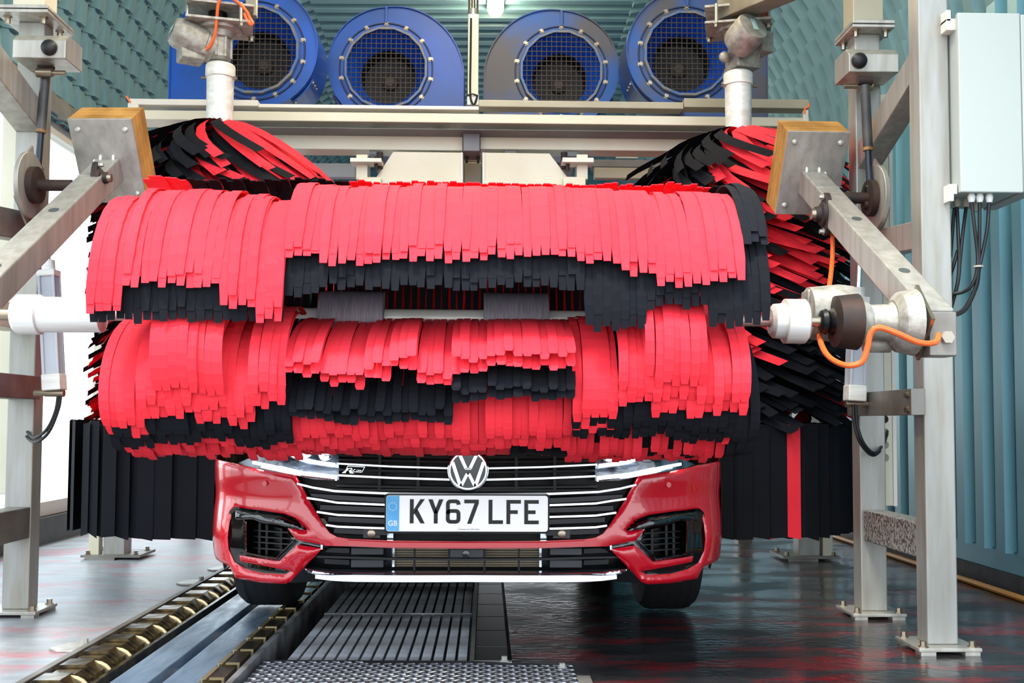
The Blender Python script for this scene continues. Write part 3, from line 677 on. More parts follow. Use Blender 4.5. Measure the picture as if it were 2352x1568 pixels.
# ------------------------------------------------------------------ side brush gearmotors
def gearmotor(label, hubx, Y, flip, beampts):
    e = thing('gearmotor', label, 'motor', P(hubx, 150, Y)); X = P(hubx, 150, Y).x; k = 1/ppm(Y)
    def z(py): return P(hubx, py, Y).z
    def q(dx, py, dy=0): return Vector((X+dx*k, Y+dy, z(py)))
    o0 = 4 if flip else 0
    # plates, seen skewed
    for (y0, t) in ((28+o0, 6), (64+o0, 6)):
        b = MB(); b.box(q(0, y0), (150*k, .26, t*k), Matrix.Rotation(math.radians(14 if not flip else -14), 3, 'Z')); b.build('motor_plate', ALU, e, bevel=.002)
    for (dx, dy) in ((-62, -.1), (60, -.1), (-58, .1), (62, .1)):
        MB().cyl(q(dx, 24+o0, dy), q(dx, 76+o0, dy), 4*k, n=8).build('stud', STEEL, e)
        bolt(q(dx, 68+o0, dy), (0, 0, -1), 6*k, 9*k, SHAFT, e)
    MB().cyl(q(-5, 30+o0), q(-5, 62+o0), 22*k).build('rubber_mount', BLACKP, e, True)
    MB().lathe(q(0, 66+o0), (0, 0, -1), [(0, 50*k), (8*k, 50*k), (10*k, 34*k), (24*k, 32*k), (28*k, 26*k)], 32).build('gear_flange', ALU, e, True)
    b = MB()
    if not flip:
        b.lathe(q(0, 86), (0, 0, -1), [(0, 27*k), (50*k, 27*k), (56*k, 20*k)], 12)
        for a in range(8): t = a*math.pi/4; b.box(q(28*math.cos(t), 112, 28*math.sin(t)*k), (5*k, 5*k, 48*k))
        b.build('gear_case', ALU, e, True)
        MB().lathe(q(-15, 112), Vector((-1, -.55, .33)), [(0, 36*k), (20*k, 34*k), (22*k, 36*k), (82*k, 36*k), (90*k, 33*k), (97*k, 27*k), (98*k, .001)], 28).build('motor_body', ALU, e, True)
        b = MB(); b.box(q(-62, 130, -.02), (56*k, 58*k, 34*k), Matrix.Rotation(math.radians(28), 3, 'Z')); b.build('terminal_box', ALU, e, bevel=.008)
        b = MB(); cc = q(-15, 112)+Vector((-1, -.55, .33)).normalized()*99.5*k
        R = Vector((-1, -.55, .33)).to_track_quat('Y', 'Z').to_matrix(); b.box(cc, (28*k, .002, 12*k), R); b.build('type_sticker', CYAN, e)
        MB().cyl(q(-36, 126, -.06), q(-20, 130, -.07), 7*k, n=8).build('cable_gland', NYLONG, e)
        ob = MB().tube([q(-30, 128, -.06), q(-12, 120, -.08), q(2, 95, -.1), q(8, 60, -.12), q(14, 32, -.14), q(26, 19, -.14), q(48, 22, -.12), q(70, 40, -.1), q(80, 58, -.09), q(86, 68, -.09), q(80, 70, -.09), q(70, 56, -.09), q(66, 46, -.09)], 3.6*k).build('cable', ORANGE, None, True)
        tag(ob, 'orange cable looping over the left gearmotor', 'cable')
    else:
        b.box(q(10, 140), (62*k, 56*k, 44*k), Matrix.Rotation(math.radians(20), 3, 'Z')); b.build('gear_case', ALU, e, bevel=.006)
        ax = Vector((.5, -1, .55))
        MB().lathe(q(-12, 118, -.07), ax, [(0, 34*k), (10*k, 40*k), (60*k, 39*k), (66*k, 37*k), (68*k, 28*k), (69*k, .001)], 28).build('motor_body', ALU, e, True)
        b = MB(); cc = q(-12, 118, -.07)+ax.normalized()*70*k; R = ax.to_track_quat('Y', 'Z').to_matrix(); b.box(cc, (12*k, .002, 32*k), R); b.build('type_sticker', CYAN, e)
        MB().sphere(q(-36, 136, -.03), 13*k, 14, 8).build('end_boss', ALU, e, True)
        b = MB(); b.box(q(52, 102, .0), (34*k, 56*k, 50*k), Matrix.Rotation(math.radians(25), 3, 'Z')); b.build('terminal_box', ALU, e, bevel=.006)
        ob = MB().tube([q(46, 70, -.07), q(48, 56, -.07), q(53, 44, -.07), q(60, 40, -.07), q(64, 46, -.06)], 4*k).build('cable', ORANGE, None, True)
        tag(ob, 'short orange cable arching over the right gearmotor', 'cable')
    hz = 18 if flip else 0
    MB().cyl(q(0, 140+hz), q(0, 158+hz), 11*k).build('output_shaft', SHAFT, e, True)
    for i in range(1):
        b = MB()
        for a_, c_, w_, d_, h_ in beampts: b.beam(a_, c_, w_, h_)
        b.build('support_beam', mat('beam_steel', '#a09a88', '#7c7462', .45, .3, scale=5) if 'beam_steel' not in bpy.data.materials else bpy.data.materials['beam_steel'], e, bevel=.004)
    return e
YB = 5.05
pl = P(512, -20, YB); pr = P(1690, 10, YB)
gearmotor('left grey gearmotor with a big round end cap above the left side brush', 503, YB, False, [(P(500, 8, YB), P(500, 8, YB)+Vector((0, 0, .75)), .15, .15, .15), (P(500, -60, YB), Vector((-1.95, YB, 2.95)), .12, .12, .12), (P(578, 40, YB+.08), P(578, -60, YB+.08), .05, 0, .05)])
gearmotor('right grey gearmotor speckled with drips above the right side brush', 1696, YB, True, [(P(1675, 36, YB), P(1675, 36, YB)+Vector((0, 0, .62)), .14, .14, .14), (P(1670, 22, YB), P(1790, -20, YB-.5)+Vector((.1, 0, .06)), .12, .12, .12)])
# ------------------------------------------------------------------ horizontal brush drive (right end)
A0 = P(60, 722, AXY); A1 = P(1860, 738, AXY); AX = (A1-A0).normalized(); 
def ax(px): # point on the axle at pixel column px
    t = (P(px, 730, AXY).x-A0.x)/AX.x; return A0+AX*t
KA = 1/ppm(AXY)
e = thing('brush_motor', 'grey motor and gearbox on the right end of the horizontal brush', 'motor', ax(2000))
def on_ax(name, prof, m, n=28, dy=0, dz=0, par=e):
    b = MB(); p0 = ax(prof[0][0])+Vector((0, dy, dz)); b.lathe(p0, AX, [((px-prof[0][0])*KA, r*KA) for px, r in prof], n); return b.build(name, m, par, True)
on_ax('drive_shaft', [(1850, 12), (1890, 12)], SHAFT)
on_ax('bearing_nose', [(1882, 16), (1886, 26), (1896, 30), (1904, 24), (1912, 32), (1920, 34)], BLACKP)
on_ax('bearing_flange', [(1912, 40), (1918, 60), (1950, 64), (1968, 66), (1970, 40)], RUST)
on_ax('gear_case', [(1874, 40), (1878, 62), (1950, 70), (1984, 66), (1990, 40)], ALU, dy=.10, dz=.035)
on_ax('neck', [(1968, 50), (1990, 46), (1996, 40), (2040, 42), (2050, 48)], ALU)
on_ax('motor_body', [(2046, 52), (2060, 70), (2098, 78), (2104, 60)], ALU)
on_ax('mount_plate', [(2104, 88), (2112, 88)], SHAFT, 4)
b = MB(); b.box(ax(1900)+Vector((0, .1, .06)), (60*KA, .07, 70*KA)); b.build('terminal_box', ALU, e, bevel=.006)
MB().cyl(ax(2150)+Vector((0, -.055, -.05)), ax(2150)+Vector((.0, -.085, -.05)), 15*KA, n=6).build('cable_gland', NYLONG, e)
b = MB(); b.lathe(P(1985, 790, 3.2), AX, [(0, 20*KA), (60*KA, 20*KA)], 16); b.build('oil_cap', ALU, e, True)
o = MB().tube([P(1912, 535, 3.95), P(1912, 590, 3.9), P(1905, 655, 3.7), P(1890, 720, 3.35), P(1882, 770, 3.2), P(1900, 815, 3.08), P(1940, 838, 3.02), P(1978, 832, 3.0), P(1992, 800, 2.99), P(2000, 765, 2.98), P(2020, 752, 2.97), P(2060, 765, 2.97), P(2110, 786, 2.99), P(2148, 786, 3.02), P(2156, 768, 3.05)], .0085).build('cable', ORANGE, None, True)
tag(o, 'long orange cable looping below the horizontal brush motor', 'cable')
# ------------------------------------------------------------------ horizontal brush
HB = thing('horizontal_brush', 'wide horizontal wash brush of red and black foam strips over the car nose', 'brush', ax(1000))
RB = .425
def sub(name, prof, m, n=28): on_ax(name, prof, m, n, par=HB)
sub('white_sleeve', [(36, 40), (44, 46), (92, 46), (96, 41), (232, 40), (236, 30)], WHITEP)
sub('left_stub_shaft', [(-20, 14), (40, 14)], SHAFT)
sub('right_collar', [(1768, 30), (1776, 40), (1800, 42), (1802, 52), (1848, 52), (1853, 46), (1855, 30)], WHITEP)
sub('core_tube', [(232, 13), (1772, 13)], mat('core_tube_pink', '#b08a80', None, .4, .4))
GS = mat('grey_hub_shell', '#8a828c', '#6d6670', .5, scale=20, stretch=(20, 1, 1))
for (a_, b_) in ((737, 884), (1111, 1259)): sub('hub_shell', [(a_, 58), (a_+1, 60), (b_-1, 60), (b_, 58)], GS, 40)
sub('hub_shell', [(500, 20), (505, 21), (737, 21)], WHITEP); sub('hub_shell', [(884, 20), (1111, 20)], WHITEP); sub('hub_shell', [(1259, 20), (1490, 20)], WHITEP)
RS = mat('red_hub_wrap', '#e8263a', None, .7)
for (a_, b_) in ((352, 508), (1488, 1640)): sub('red_wrap', [(a_, 108), (a_+1, 112), (b_-1, 112), (b_, 108)], RS, 40)
# strip meshes: local frame X = axle, tip direction angle 0 = towards the camera (-Y), growing upwards; origin on the axle
def strip_mesh(R, sweep, w_, pw, seed, r0=.03, segs=14, th=.0025, flare=0):
    rnd = random.Random(seed); b = MB(); vs = []; fs = []
    tw = rnd.uniform(-.004, .004); wob = rnd.uniform(-.01, .01)
    for i in range(segs+1):
        t = i/segs
        r = r0+(R-r0)*(1-(1-t)**pw)+flare*t**6; a = sweep*(1-t)+wob*math.sin(t*5)
        cx = tw*math.sin(t*3); ww = w_*(.6+.4*min(1, t*3))*(.72 if i == segs else 1)
        for (dx, dr) in ((-1, 0), (1, 0), (1, -th), (-1, -th)):
            rr = r+dr; vs.append((cx+dx*ww/2, -math.cos(a)*rr, math.sin(a)*rr))
    for i in range(segs):
        for k in range(4):
            k2 = (k+1) % 4; fs.append((i*4+k, i*4+k2, (i+1)*4+k2, (i+1)*4+k))
    fs.append((0, 1, 2, 3)); j = segs*4; fs.append((j, j+3, j+2, j+1))
    b.add(vs, fs); return b
SW = .0245
def pick(tbl, x):
    for a, b, v in tbl:
        if a <= x < b: return v
    return tbl[-1][2]
T1 = [(0, 285, 715), (285, 352, 655), (352, 510, 655), (510, 590, 700), (590, 650, 735), (650, 735, 592), (735, 880, 608), (880, 1000, 598), (1000, 1340, 592), (1340, 1420, 600), (1420, 1500, 622), (1500, 1640, 650), (1640, 1715, 645), (1715, 9999, 560)]
T2 = [(0, 640, 735), (640, 735, 680), (735, 1340, 662), (1340, 1490, 748), (1490, 1640, 700), (1640, 1715, 748), (1715, 9999, 740)]
T3 = [(0, 300, 1000), (300, 420, 955), (420, 560, 972), (560, 640, 925), (640, 735, 862), (735, 830, 893), (830, 885, 870), (885, 960, 850), (960, 1040, 885), (1040, 1110, 850), (1110, 1330, 845), (1330, 1420, 985), (1420, 1500, 925), (1500, 1600, 945), (1600, 1740, 950), (1740, 9999, 930)]
T4 = [(0, 300, 1030), (300, 640, 1024), (640, 740, 968), (740, 1040, 978), (1040, 1330, 922), (1330, 1420, 1000), (1420, 1560, 1006), (1560, 1715, 1014), (1715, 9999, 1040)]
T5 = [(0, 650, 1062), (650, 1330, 1047), (1330, 1700, 1082), (1700, 9999, 1060)]
def tip_angle(c, py, R):
    lo, hi = -88, 88
    for _ in range(22):
        m_ = (lo+hi)/2; q = c+Vector((0, -math.cos(math.radians(m_))*R, math.sin(math.radians(m_))*R))
        if proj(q)[1] > py: lo = m_
        else: hi = m_
    return lo
LAY = {  # R, sweep, pw
 'U1': (.425, 118, 3.2), 'U2': (.402, 105, 2.8), 'L1': (.428, 46, 1.9), 'C1': (.42, 14, 1.5), 'C2': (.43, 13, 1.6), 'L2': (.430, 38, 2.0), 'L3': (.414, 30, 2.2), 'B': (.41, 60, 2.2), 'W': (.43, 60, 2.4)}
VAR = {}
for k_, (R__, s__, p__) in LAY.items():
    VAR[k_] = []
    for i in range(6):
        b = strip_mesh(R__*random.uniform(.975, 1.0), math.radians(s__*random.uniform(.93, 1.07)), SW*random.uniform(.97, 1.1), p__, random.random(), flare=(.012 if k_ in ('U1', 'L1', 'L3') else 0)*random.random())
        VAR[k_].append((b, b.mesh('foam_strip', REDB), b.mesh('foam_strip', BLKB)))
far = {'r': MB(), 'k': MB()}
X0_, X1_ = 200, 1774   # columns of the photograph at the brush front
KF = 1.15; nx = int((X1_-X0_)*KA/KF/(SW*.93)); ps = []
lump = 0
for i in range(nx):
    px = X0_+(i+.5)*(X1_-X0_)/nx; c = ax(1118+(px-1118)/KF)
    if i % 5 == 0: lump = random.uniform(-1, 1)
    end = px > 1715
    def put_(lay, py=None, deg=None, col_='r', n=1, jit=7, vis=1):
        for q in range(n):
            dd = deg if deg is not None else tip_angle(c, py+random.uniform(-jit, jit)+lump*6, LAY[lay][0])
            ps.append((c, dd+(random.uniform(-3, 3) if deg is not None else 0), lay, col_, vis, px))
    wrap = 352 < px < 508 or 1488 < px < 1640
    ku = 'k' if end else 'r'
    put_('U1', pick(T1, px), col_=ku); put_('U1', pick(T1, px)-22, col_=ku, vis=0)
    topk = 330 < px < 760
    for dg in (95, 112): put_('B', deg=dg-8, col_='k' if topk or end else 'r')
    put_('U2', pick(T2, px), col_='k'); put_('U2', pick(T2, px)-25, col_='k', vis=0)
    if wrap: put_('W', pick(T3, px)-60, col_='r')
    l1 = 'C1' if 650 < px < 1330 else 'L1'
    if px < 1740: put_(l1, pick(T3, px), col_='r'); put_(l1, pick(T3, px)-25, col_='r', vis=0)
    l2 = 'C2' if l1 == 'C1' else 'L2'
    put_(l2, pick(T4, px), col_='k'); put_(l2, pick(T4, px)-22, col_='k', vis=0)
    kl = 'k' if end else 'r'
    put_('L3', pick(T5, px)-16, col_=kl, jit=6); put_('L3', pick(T5, px)-40, col_=kl, vis=0)
    for dg in (-88, -104, -120, -138, -156, -174, 168, 150, 132, 116, -96):
        put_('B', deg=dg, col_='k' if math.sin(dg*.05+px*.004) > .35 else 'r', vis=0)
fl_s = [q for q in ps if q[4]]; random.shuffle(fl_s); sel = set(id(q) for q in fl_s[:300])
for q in ps:
    c, dd, lay, col_, vis, px = q
    b, mr_, mk_ = random.choice(VAR[lay]); s = 1.0
    if dd < -95: s = .93
    cx = c+Vector((random.uniform(-.0015, .0015), 0, 0))
    if id(q) in sel:
        o = bpy.data.objects.new('foam_strip', mr_ if col_ == 'r' else mk_); COL.objects.link(o); o.parent = HB
        o.location = cx-HB.location; o.rotation_euler = (-math.radians(dd), 0, 0)
    else:
        R = Matrix.Rotation(-math.radians(dd), 3, 'X'); far[col_].add([R @ Vector((v.x, v.y*s, v.z*s))+cx for v in b.v], b.f)
for c_, m in (('r', REDB), ('k', BLKB)):
    o = far[c_].build('foam_strips_red' if c_ == 'r' else 'foam_strips_black', m, HB, fix=False)
    o['kind'] = 'stuff'; o['label'] = ('red' if c_ == 'r' else 'black')+' foam strips of the horizontal brush'
# ------------------------------------------------------------------ side brushes
CX = -.063
def side_brush(label, hubx, flip, Rtop, Rbot):
    c = P(hubx, 290, YB); e = thing('side_brush', label, 'brush', (c.x, YB, .28)); s = -1 if not flip else 1
    k = 1/ppm(YB); hz = 18 if flip else 0
    def z(py): return P(hubx, py, YB).z
    MB().lathe((c.x, YB, z(148+hz)), (0, 0, -1), [(0, 28*k), (4*k, 33*k), (8*k, 34*k), (32*k, 34*k), (34*k, 31*k), (140*k, 30*k)], 32).build('hub_sleeve', WHITEP, e, True)
    MB().cyl((c.x, YB, z(270+hz)), (c.x, YB, .3), .045, n=20).build('core_tube', STEELD, e, True)
    for sx in (-1, 1): MB().cyl((c.x+sx*.068, YB-.02, z(182+hz)), (c.x+sx*.085, YB-.02, z(182+hz)), .008, n=8).build('clamp_bolt', SHAFT, e)
    ztop = z(272+hz)
    mbs = {'r': MB(), 'k': MB()}
    edge = CX+s*.99
    def clamp(v):
        if v.z < 1.5 and v.y > 3.6:
            if s < 0: v.x = min(v.x, edge-.02)
            else: v.x = max(v.x, edge+.02)
        return v
    count = 0; cand = []
    # upper drooping strips
    lv = 34
    for i in range(lv):
        z0 = ztop-.03-(ztop-.95)*i/lv
        for j in range(30):
            a = 2*math.pi*(j+random.random())/30
            L = Rtop*random.uniform(.93, 1.03)*(1 if i > 1 else .97); dr = random.uniform(.22, .33)*(1 if i < 8 else .75)
            sw = random.uniform(.35, .8); wd = .046
            sec = math.sin(a*2.0+i*.12+(1.2 if flip else 0))
            col_ = 'k' if sec > (.1 if flip else .3) or random.random() < .2 else 'r'
            vs = []; n = 7
            for q in range(n+1):
                t = q/n; r = .045+(L-.045)*t; aa = a+sw*t*t
                zc = z0-dr*(t**1.7)
                for w_, tk in ((.5, 0), (-.5, 0)):
                    u = Vector((math.cos(aa), math.sin(aa), 0)); tg = Vector((-math.sin(aa), math.cos(aa), 0))
                    vs.append(clamp(Vector((c.x, YB, zc))+u*r+Vector((0, 0, wd*w_*.45))+tg*wd*w_*.9))
            fs = [(2*q, 2*q+1, 2*q+3, 2*q+2) for q in range(n)]
            cand.append((vs, fs, col_, z0, a))
    # lower skirt: long sheets wound round, nearly a drum
    for i in (3,):
        z1 = .765; z0 = .285
        for j in range(44):
            a = 2*math.pi*(j+random.uniform(-.2, .2))/44; L = Rbot*random.uniform(.98, 1.0)
            col_ = 'k'
            aw = (a+1.0) % (2*math.pi)
            if flip and 4.92 < aw < 5.05: col_ = 'r'
            vs = []; n = 8
            for q in range(n+1):
                t = q/n; r = .05+(L-.05)*(1-(1-t)**2.0); aa = a+1.0*t
                u = Vector((math.cos(aa), math.sin(aa), 0))
                for zz_ in (z1, z0): vs.append(clamp(Vector((c.x, YB, zz_-.03*t*(i == 3)*random.random()))+u*r))
            fs = [(2*q, 2*q+1, 2*q+3, 2*q+2) for q in range(n)]
            cand.append((vs, fs, col_, z1, a))
    def vis(q):
        return q[4] % (2*math.pi) > math.pi
    idx = list(range(len(cand))); random.shuffle(idx); chosen = set([i for i in idx if vis(cand[i])][:300])
    for i, (vs, fs, col_, z0, a) in enumerate(cand):
        if i in chosen: MB().add(vs, fs).build('foam_strip', REDB if col_ == 'r' else BLKB, e, fix=False)
        else: mbs[col_].add(vs, fs)
    for c_, m in (('r', REDB), ('k', BLKB)):
        o = mbs[c_].build('foam_strips_red' if c_ == 'r' else 'foam_strips_black', m, e, fix=False); o['kind'] = 'stuff'
        o['label'] = ('red' if c_ == 'r' else 'black')+' foam strips of the side brush'
    return e
side_brush('left upright side brush, red and black canopy over a black skirt', 504, False, .56, .635)
side_brush('right upright side brush, dark red canopy over a black skirt', 1696, True, .56, .53)
# ------------------------------------------------------------------ car
Y0 = 3.485; CX = -.063; HWD = .936
def ys(x, z):
    s = min(abs(x)/HWD, 1); b = .62*(1-(max(1-s**2.8, 0))**(1/2.8))
    if z > .62: b += (z-.62)*.45
    if z < .32: b += (.32-z)*.3
    return Y0+b
def pc(px, py, off=0):
    """photo pixel -> (car x, z) on the bumper skin"""
    lo, hi = 3.0, 4.6
    d = M3 @ Vector(((px-PX)/F, -(py-PY)/F, -1)); d = d/d.y
    t = 3.2; last = None
    while t < 4.6:
        x = d.x*t-CX; z = CH+d.z*t
        if abs(x) >= HWD-.003: x = math.copysign(HWD-.003, x); return (x, z)
        if t >= ys(x, z)+off: return (x, z)
        t += .002
    return (x, z)
CAR = thing('car', 'red saloon car with silver grille bars and a white registration plate', 'car', (CX, Y0+2.4, 0))
def skin(name, outer, holes, off, th, m, par, roll=0, rr=.02, step=.028, smooth=True, off2=None, mirror=False, yfun=None):
    """polygon in (x, z) of the car front -> thick panel following the bumper skin"""
    if mirror: outer = [(-x, z) for x, z in outer]; holes = [[(-x, z) for x, z in h] for h in holes]
    loops = [outer]+holes; V = []; E = []
    segs = []
    for lp in loops:
        st = len(V); n = len(lp); pts = []
        for i in range(n):
            a = Vector(lp[i]); b = Vector(lp[(i+1) % n]); segs.append((a, b)); k = max(1, int((b-a).length/step))
            for j in range(k): pts.append(a+(b-a)*j/k)
        V += pts; E += [(st+i, st+(i+1) % len(pts)) for i in range(len(pts))]
    xs = [p.x for p in V]; zs_ = [p.y for p in V]
    def inside(p):
        c = False
        for lp in loops:
            n = len(lp)
            for i in range(n):
                x1, y1 = lp[i]; x2, y2 = lp[(i+1) % n]
                if (y1 > p[1]) != (y2 > p[1]) and p[0] < (x2-x1)*(p[1]-y1)/(y2-y1)+x1: c = not c
        return c
    def dist(p):
        m_ = 9
        for a, b in segs:
            ab = b-a; t = max(0, min(1, (p-a).dot(ab)/max(ab.length_squared, 1e-9))); m_ = min(m_, (p-a-ab*t).length)
        return m_
    x = min(xs)+step*.5
    while x < max(xs):
        z = min(zs_)+step*.5
        while z < max(zs_):
            p = Vector((x, z))
            if inside(p) and dist(p) > step*.35: V.append(p)
            z += step
        x += step
    if roll:      # extra ring close to the edge for a rounded lip
        for a, b in segs:
            L = (b-a).length; k = max(1, int(L/step))
            nn = Vector((-(b-a).y, (b-a).x)).normalized()
            for j in range(k):
                q = a+(b-a)*(j+.5)/k
                for s_ in (1, -1):
                    for dd in (rr*.35, rr*.9):
                        w_ = q+nn*s_*dd
                        if inside(w_) and dist(w_) > dd*.8: V.append(w_)
    r = delaunay_2d_cdt(V, E, [], 0, 1e-5)
    vs, fs = r[0], r[2]
    keep = []
    for f in fs:
        c = sum((vs[i] for i in f), Vector((0, 0)))/3
        if inside(c): keep.append(tuple(f))
    out = []
    for v in vs:
        y = (yfun or ys)(v.x, v.y)+off
        if roll:
            d_ = dist(v); y += roll*max(0, 1-d_/rr)**2*(min(1, max(0, (abs(v.x)-.43)/.08)) if name == 'bumper' else 1)
        if off2: y += off2(v.x, v.y)
        out.append(Vector((v.x+CX, y, v.y)))
    # orient towards the camera and add a back sheet with rims
    F_ = []
    for f in keep:
        a, b, c = (vs[i] for i in f); F_.append(f if (b-a).cross(c-a) > 0 else f[::-1])
    cnt = {}
    for f in F_:
        for i in range(3): cnt[(f[i], f[(i+1) % 3])] = 1
    n = len(out); b = MB(); back = [v+Vector((0, th, 0)) for v in out]
    fs2 = list(F_)+[tuple(i+n for i in f[::-1]) for f in F_]+[(i, i+n, j+n, j)[::-1] for (i, j) in cnt if (j, i) not in cnt]
    b.add(out+back, fs2)
    me = b.mesh(name, m, False, fix=False)
    bm = bmesh.new(); bm.from_mesh(me); bmesh.ops.delete(bm, geom=[v for v in bm.verts if not v.link_faces], context='VERTS'); bm.to_mesh(me); bm.free()
    return link(name, me, par, smooth, 0, 50)
def L2(pts, off=0): return [pc(px, py, off) for px, py in pts]
FLATP = [(-.5, 0), (-.47, -.75), (-.36, -1), (.36, -.97), (.47, -.7), (.5, 0)]
DOWNP = [(-.5, 0), (-.47, -.7), (-.38, -.98), (.38, -1), (.47, -.72), (.5, 0)]
LIPP = [(-.5, 0), (-.5, -1.1), (-.42, -1.14), (.38, -1.02), (.47, -.7), (.5, 0)]
def rib(name, pts, h, d, off, m, par, mirror=False, both=True, yf=None, prof=FLATP):
    """bar following the skin through (x,z) points; h tall, d deep"""
    q = []
    for i in range(len(pts)-1):
        a = Vector(pts[i]); b = Vector(pts[i+1]); k = max(1, int((b-a).length/.04))
        q += [a+(b-a)*j/k for j in range(k)]
    q.append(Vector(pts[-1]))
    if mirror: q = [Vector((-p.x, p.y)) for p in q]
    vs = []; fs = []; n = len(prof)
    for p in q:
        y = (yf or ys)(p.x, p.y)+off
        hh = h if not callable(h) else h(p.x)
        for (a, c) in prof: vs.append((p.x+CX, y+c*d, p.y+a*hh))
    for i in range(len(q)-1):
        for k in range(n): k2 = (k+1) % n; fs.append((i*n+k, i*n+k2, (i+1)*n+k2, (i+1)*n+k))
    fs.append(tuple(range(n))); fs.append(tuple((len(q)-1)*n+k for k in range(n)))
    return MB().add(vs, fs).build(name, m, par, True)
def mir(l): return [(-x, z) for x, z in l][::-1]
zc = lambda py: pc(1074, py)[1]
# --- red bumper
gr_l = L2([(1074, 1243), (900, 1241), (800, 1237), (775, 1233), (757, 1224), (738, 1200), (702, 1140), (676, 1091)])
up_l = L2([(676, 1091), (640, 1086), (600, 1079), (560, 1070), (545, 1065)])
lo_l = L2([(526, 1300), (541, 1326), (600, 1337), (655, 1340), (668, 1335), (690, 1311), (738, 1262), (742, 1253), (790, 1254), (900, 1258), (1074, 1260)])
side_l = [(-.905, pc(545, 1065)[1]+.01), (-.93, .62), (-.933, .5), (-.933, .36), (-.925, pc(520, 1290)[1])]
left = gr_l+up_l[1:]+side_l+lo_l
outer = left[:-1]+[(0, left[-1][1])]+mir(left)[1:-1]
outer = [(0, outer[0][1])]+outer[1:]
fog = L2([(541, 1169), (600, 1177), (650, 1185), (682, 1197), (703, 1217), (660, 1213), (682, 1240), (740, 1251), (739, 1260), (682, 1251), (640, 1289), (595, 1283), (548, 1275), (551, 1289), (610, 1301), (668, 1311), (655, 1319), (600, 1316), (560, 1305), (537, 1291), (524, 1262), (523, 1235), (526, 1200), (532, 1178)])
def shape(x, z):       # crease lines: hollow above the fog lamps, flare at the wings
    x = abs(x); y = 0
    y += .018*math.exp(-((z-.50)/.05)**2)*max(0, min(1, (x-.5)/.15))
    y -= .012*math.exp(-((z-.37)/.05)**2)*max(0, min(1, (x-.45)/.15))
    y -= .016*math.exp(-((z-.22)/.04)**2)*max(0, min(1, (x-.4)/.2))
    return y
bump = skin('bumper', outer, [fog, mir(fog)], 0, .02, CARRED, CAR, roll=.012, rr=.018, step=.015, off2=shape)
barp = [pc(800, 1245.5), pc(900, 1250), (0, zc(1251))]; barp = barp+[(-x, z) for x, z in barp[:-1]][::-1]
rib('bumper_bar', barp, .0215, .010, .001, CARRED, bump)
MB().lathe(Vector((pc(608, 1110)[0]+CX, ys(pc(608, 1110)[0], .6)-.001, pc(608, 1110)[1])), (-.35, -1, 0), [(-.01, .0095), (.001, .009)], 20).build('parking_sensor', CARRED, CAR)
x_, z_ = pc(608, 1110)
MB().lathe(Vector((-x_+CX, ys(x_, z_)-.001, z_)), (.35, -1, 0), [(-.01, .0095), (.001, .009)], 20).build('parking_sensor', CARRED, CAR)
# --- fog lamp corners
inner = L2([(566, 1196), (590, 1198), (640, 1212), (658, 1216), (672, 1241), (662, 1252), (633, 1281), (600, 1277), (566, 1268)])
fogout = L2([(537, 1164), (600, 1172), (652, 1180), (686, 1193), (708, 1220), (700, 1236), (745, 1247), (743, 1265), (690, 1256), (650, 1290), (674, 1306), (660, 1325), (598, 1321), (555, 1310), (531, 1295), (518, 1262), (517, 1235), (520, 1200), (527, 1173)])
topch = L2([(541, 1171), (600, 1180), (650, 1187), (680, 1199), (700, 1216), (664, 1211), (640, 1206), (603, 1200), (582, 1192), (548, 1193), (541, 1192)])
lowch = L2([(598, 1283), (634, 1289), (690, 1246), (696, 1252), (640, 1296), (600, 1289)])
for mi in (False, True):
    nm = 'right' if mi else 'left'
    fg = skin('fog_lamp_surround', fogout, [inner], .012, .015, GLOSSB, CAR, mirror=mi, roll=-.008, rr=.012, step=.014)
    skin('top_blade', topch, [], -.006, .014, GLOSSB, fg, roll=.006, rr=.01, step=.012, mirror=mi, off2=lambda x, z: (z-.45)*.3)
    skin('recess_panel', fogout, [], .075, .004, BLACKP, fg, mirror=mi)
    xs_ = [p[0] for p in inner]; zs_ = [p[1] for p in inner]; xa, xb = min(xs_), max(xs_)
    for py in (1222, 1236, 1249, 1263):
        a = pc(575, py-2); b_ = pc(668, py+4); rib('grille_slat', [a, b_], .006, .03, .07, BLACKP, fg, mirror=mi)
    for px in (590, 607, 640):
        a = pc(px, 1200); b_ = pc(px, 1278); x = -a[0] if mi else a[0]
        MB().bb(x+CX-.004, x+CX+.004, ys(x, .4)+.045, ys(x, .4)+.075, b_[1], a[1]).build('grille_post', BLACKP, fg)
    rib('trim_line', L2([(566, 1270), (600, 1277), (633, 1282), (672, 1243)]), .006, .008, .012, GLOSSB, fg, mirror=mi)
    skin('silver_tip', L2([(737, 1250), (742, 1251), (741, 1262), (737, 1259)]), [], -.002, .01, SATIN, fg, mirror=mi)
# --- grille
gback = L2([(676, 1088), (702, 1140), (738, 1200), (757, 1224), (775, 1233), (800, 1238), (900, 1245), (1074, 1247)])+[(0, .80)]
gback = [(-.66, .78)]+gback
full = gback[:-2]+[(0, gback[-2][1])]+mir(gback[:-2])
grl = skin('grille', full, [], .085, .004, FLUX, CAR)
for py0, py1 in ((1046, 1052), (1056, 1062), (1079, 1086), (1116, 1122), (1125, 1127)):
    a = pc(770, py0); b_ = (0, zc(py1)); rib('grille_slat', [a, b_, (-a[0], a[1])], .010, .03, .06, BLACKP, grl)
for (p0, p1, py0, py1) in ((712, 890, 1140, 1150), (733, 890, 1166, 1172), (752, 890, 1193, 1199), (765, 888, 1220, 1225)):
    a = pc(p0, py0); b_ = pc(p1, py1)
    for mi in (0, 1): rib('grille_slat', [a, b_], .022, .022, .045, mat('navy_gloss', '#070b14', None, .15, spec=.25) if 'navy_gloss' not in bpy.data.materials else bpy.data.materials['navy_gloss'], grl, mirror=mi)
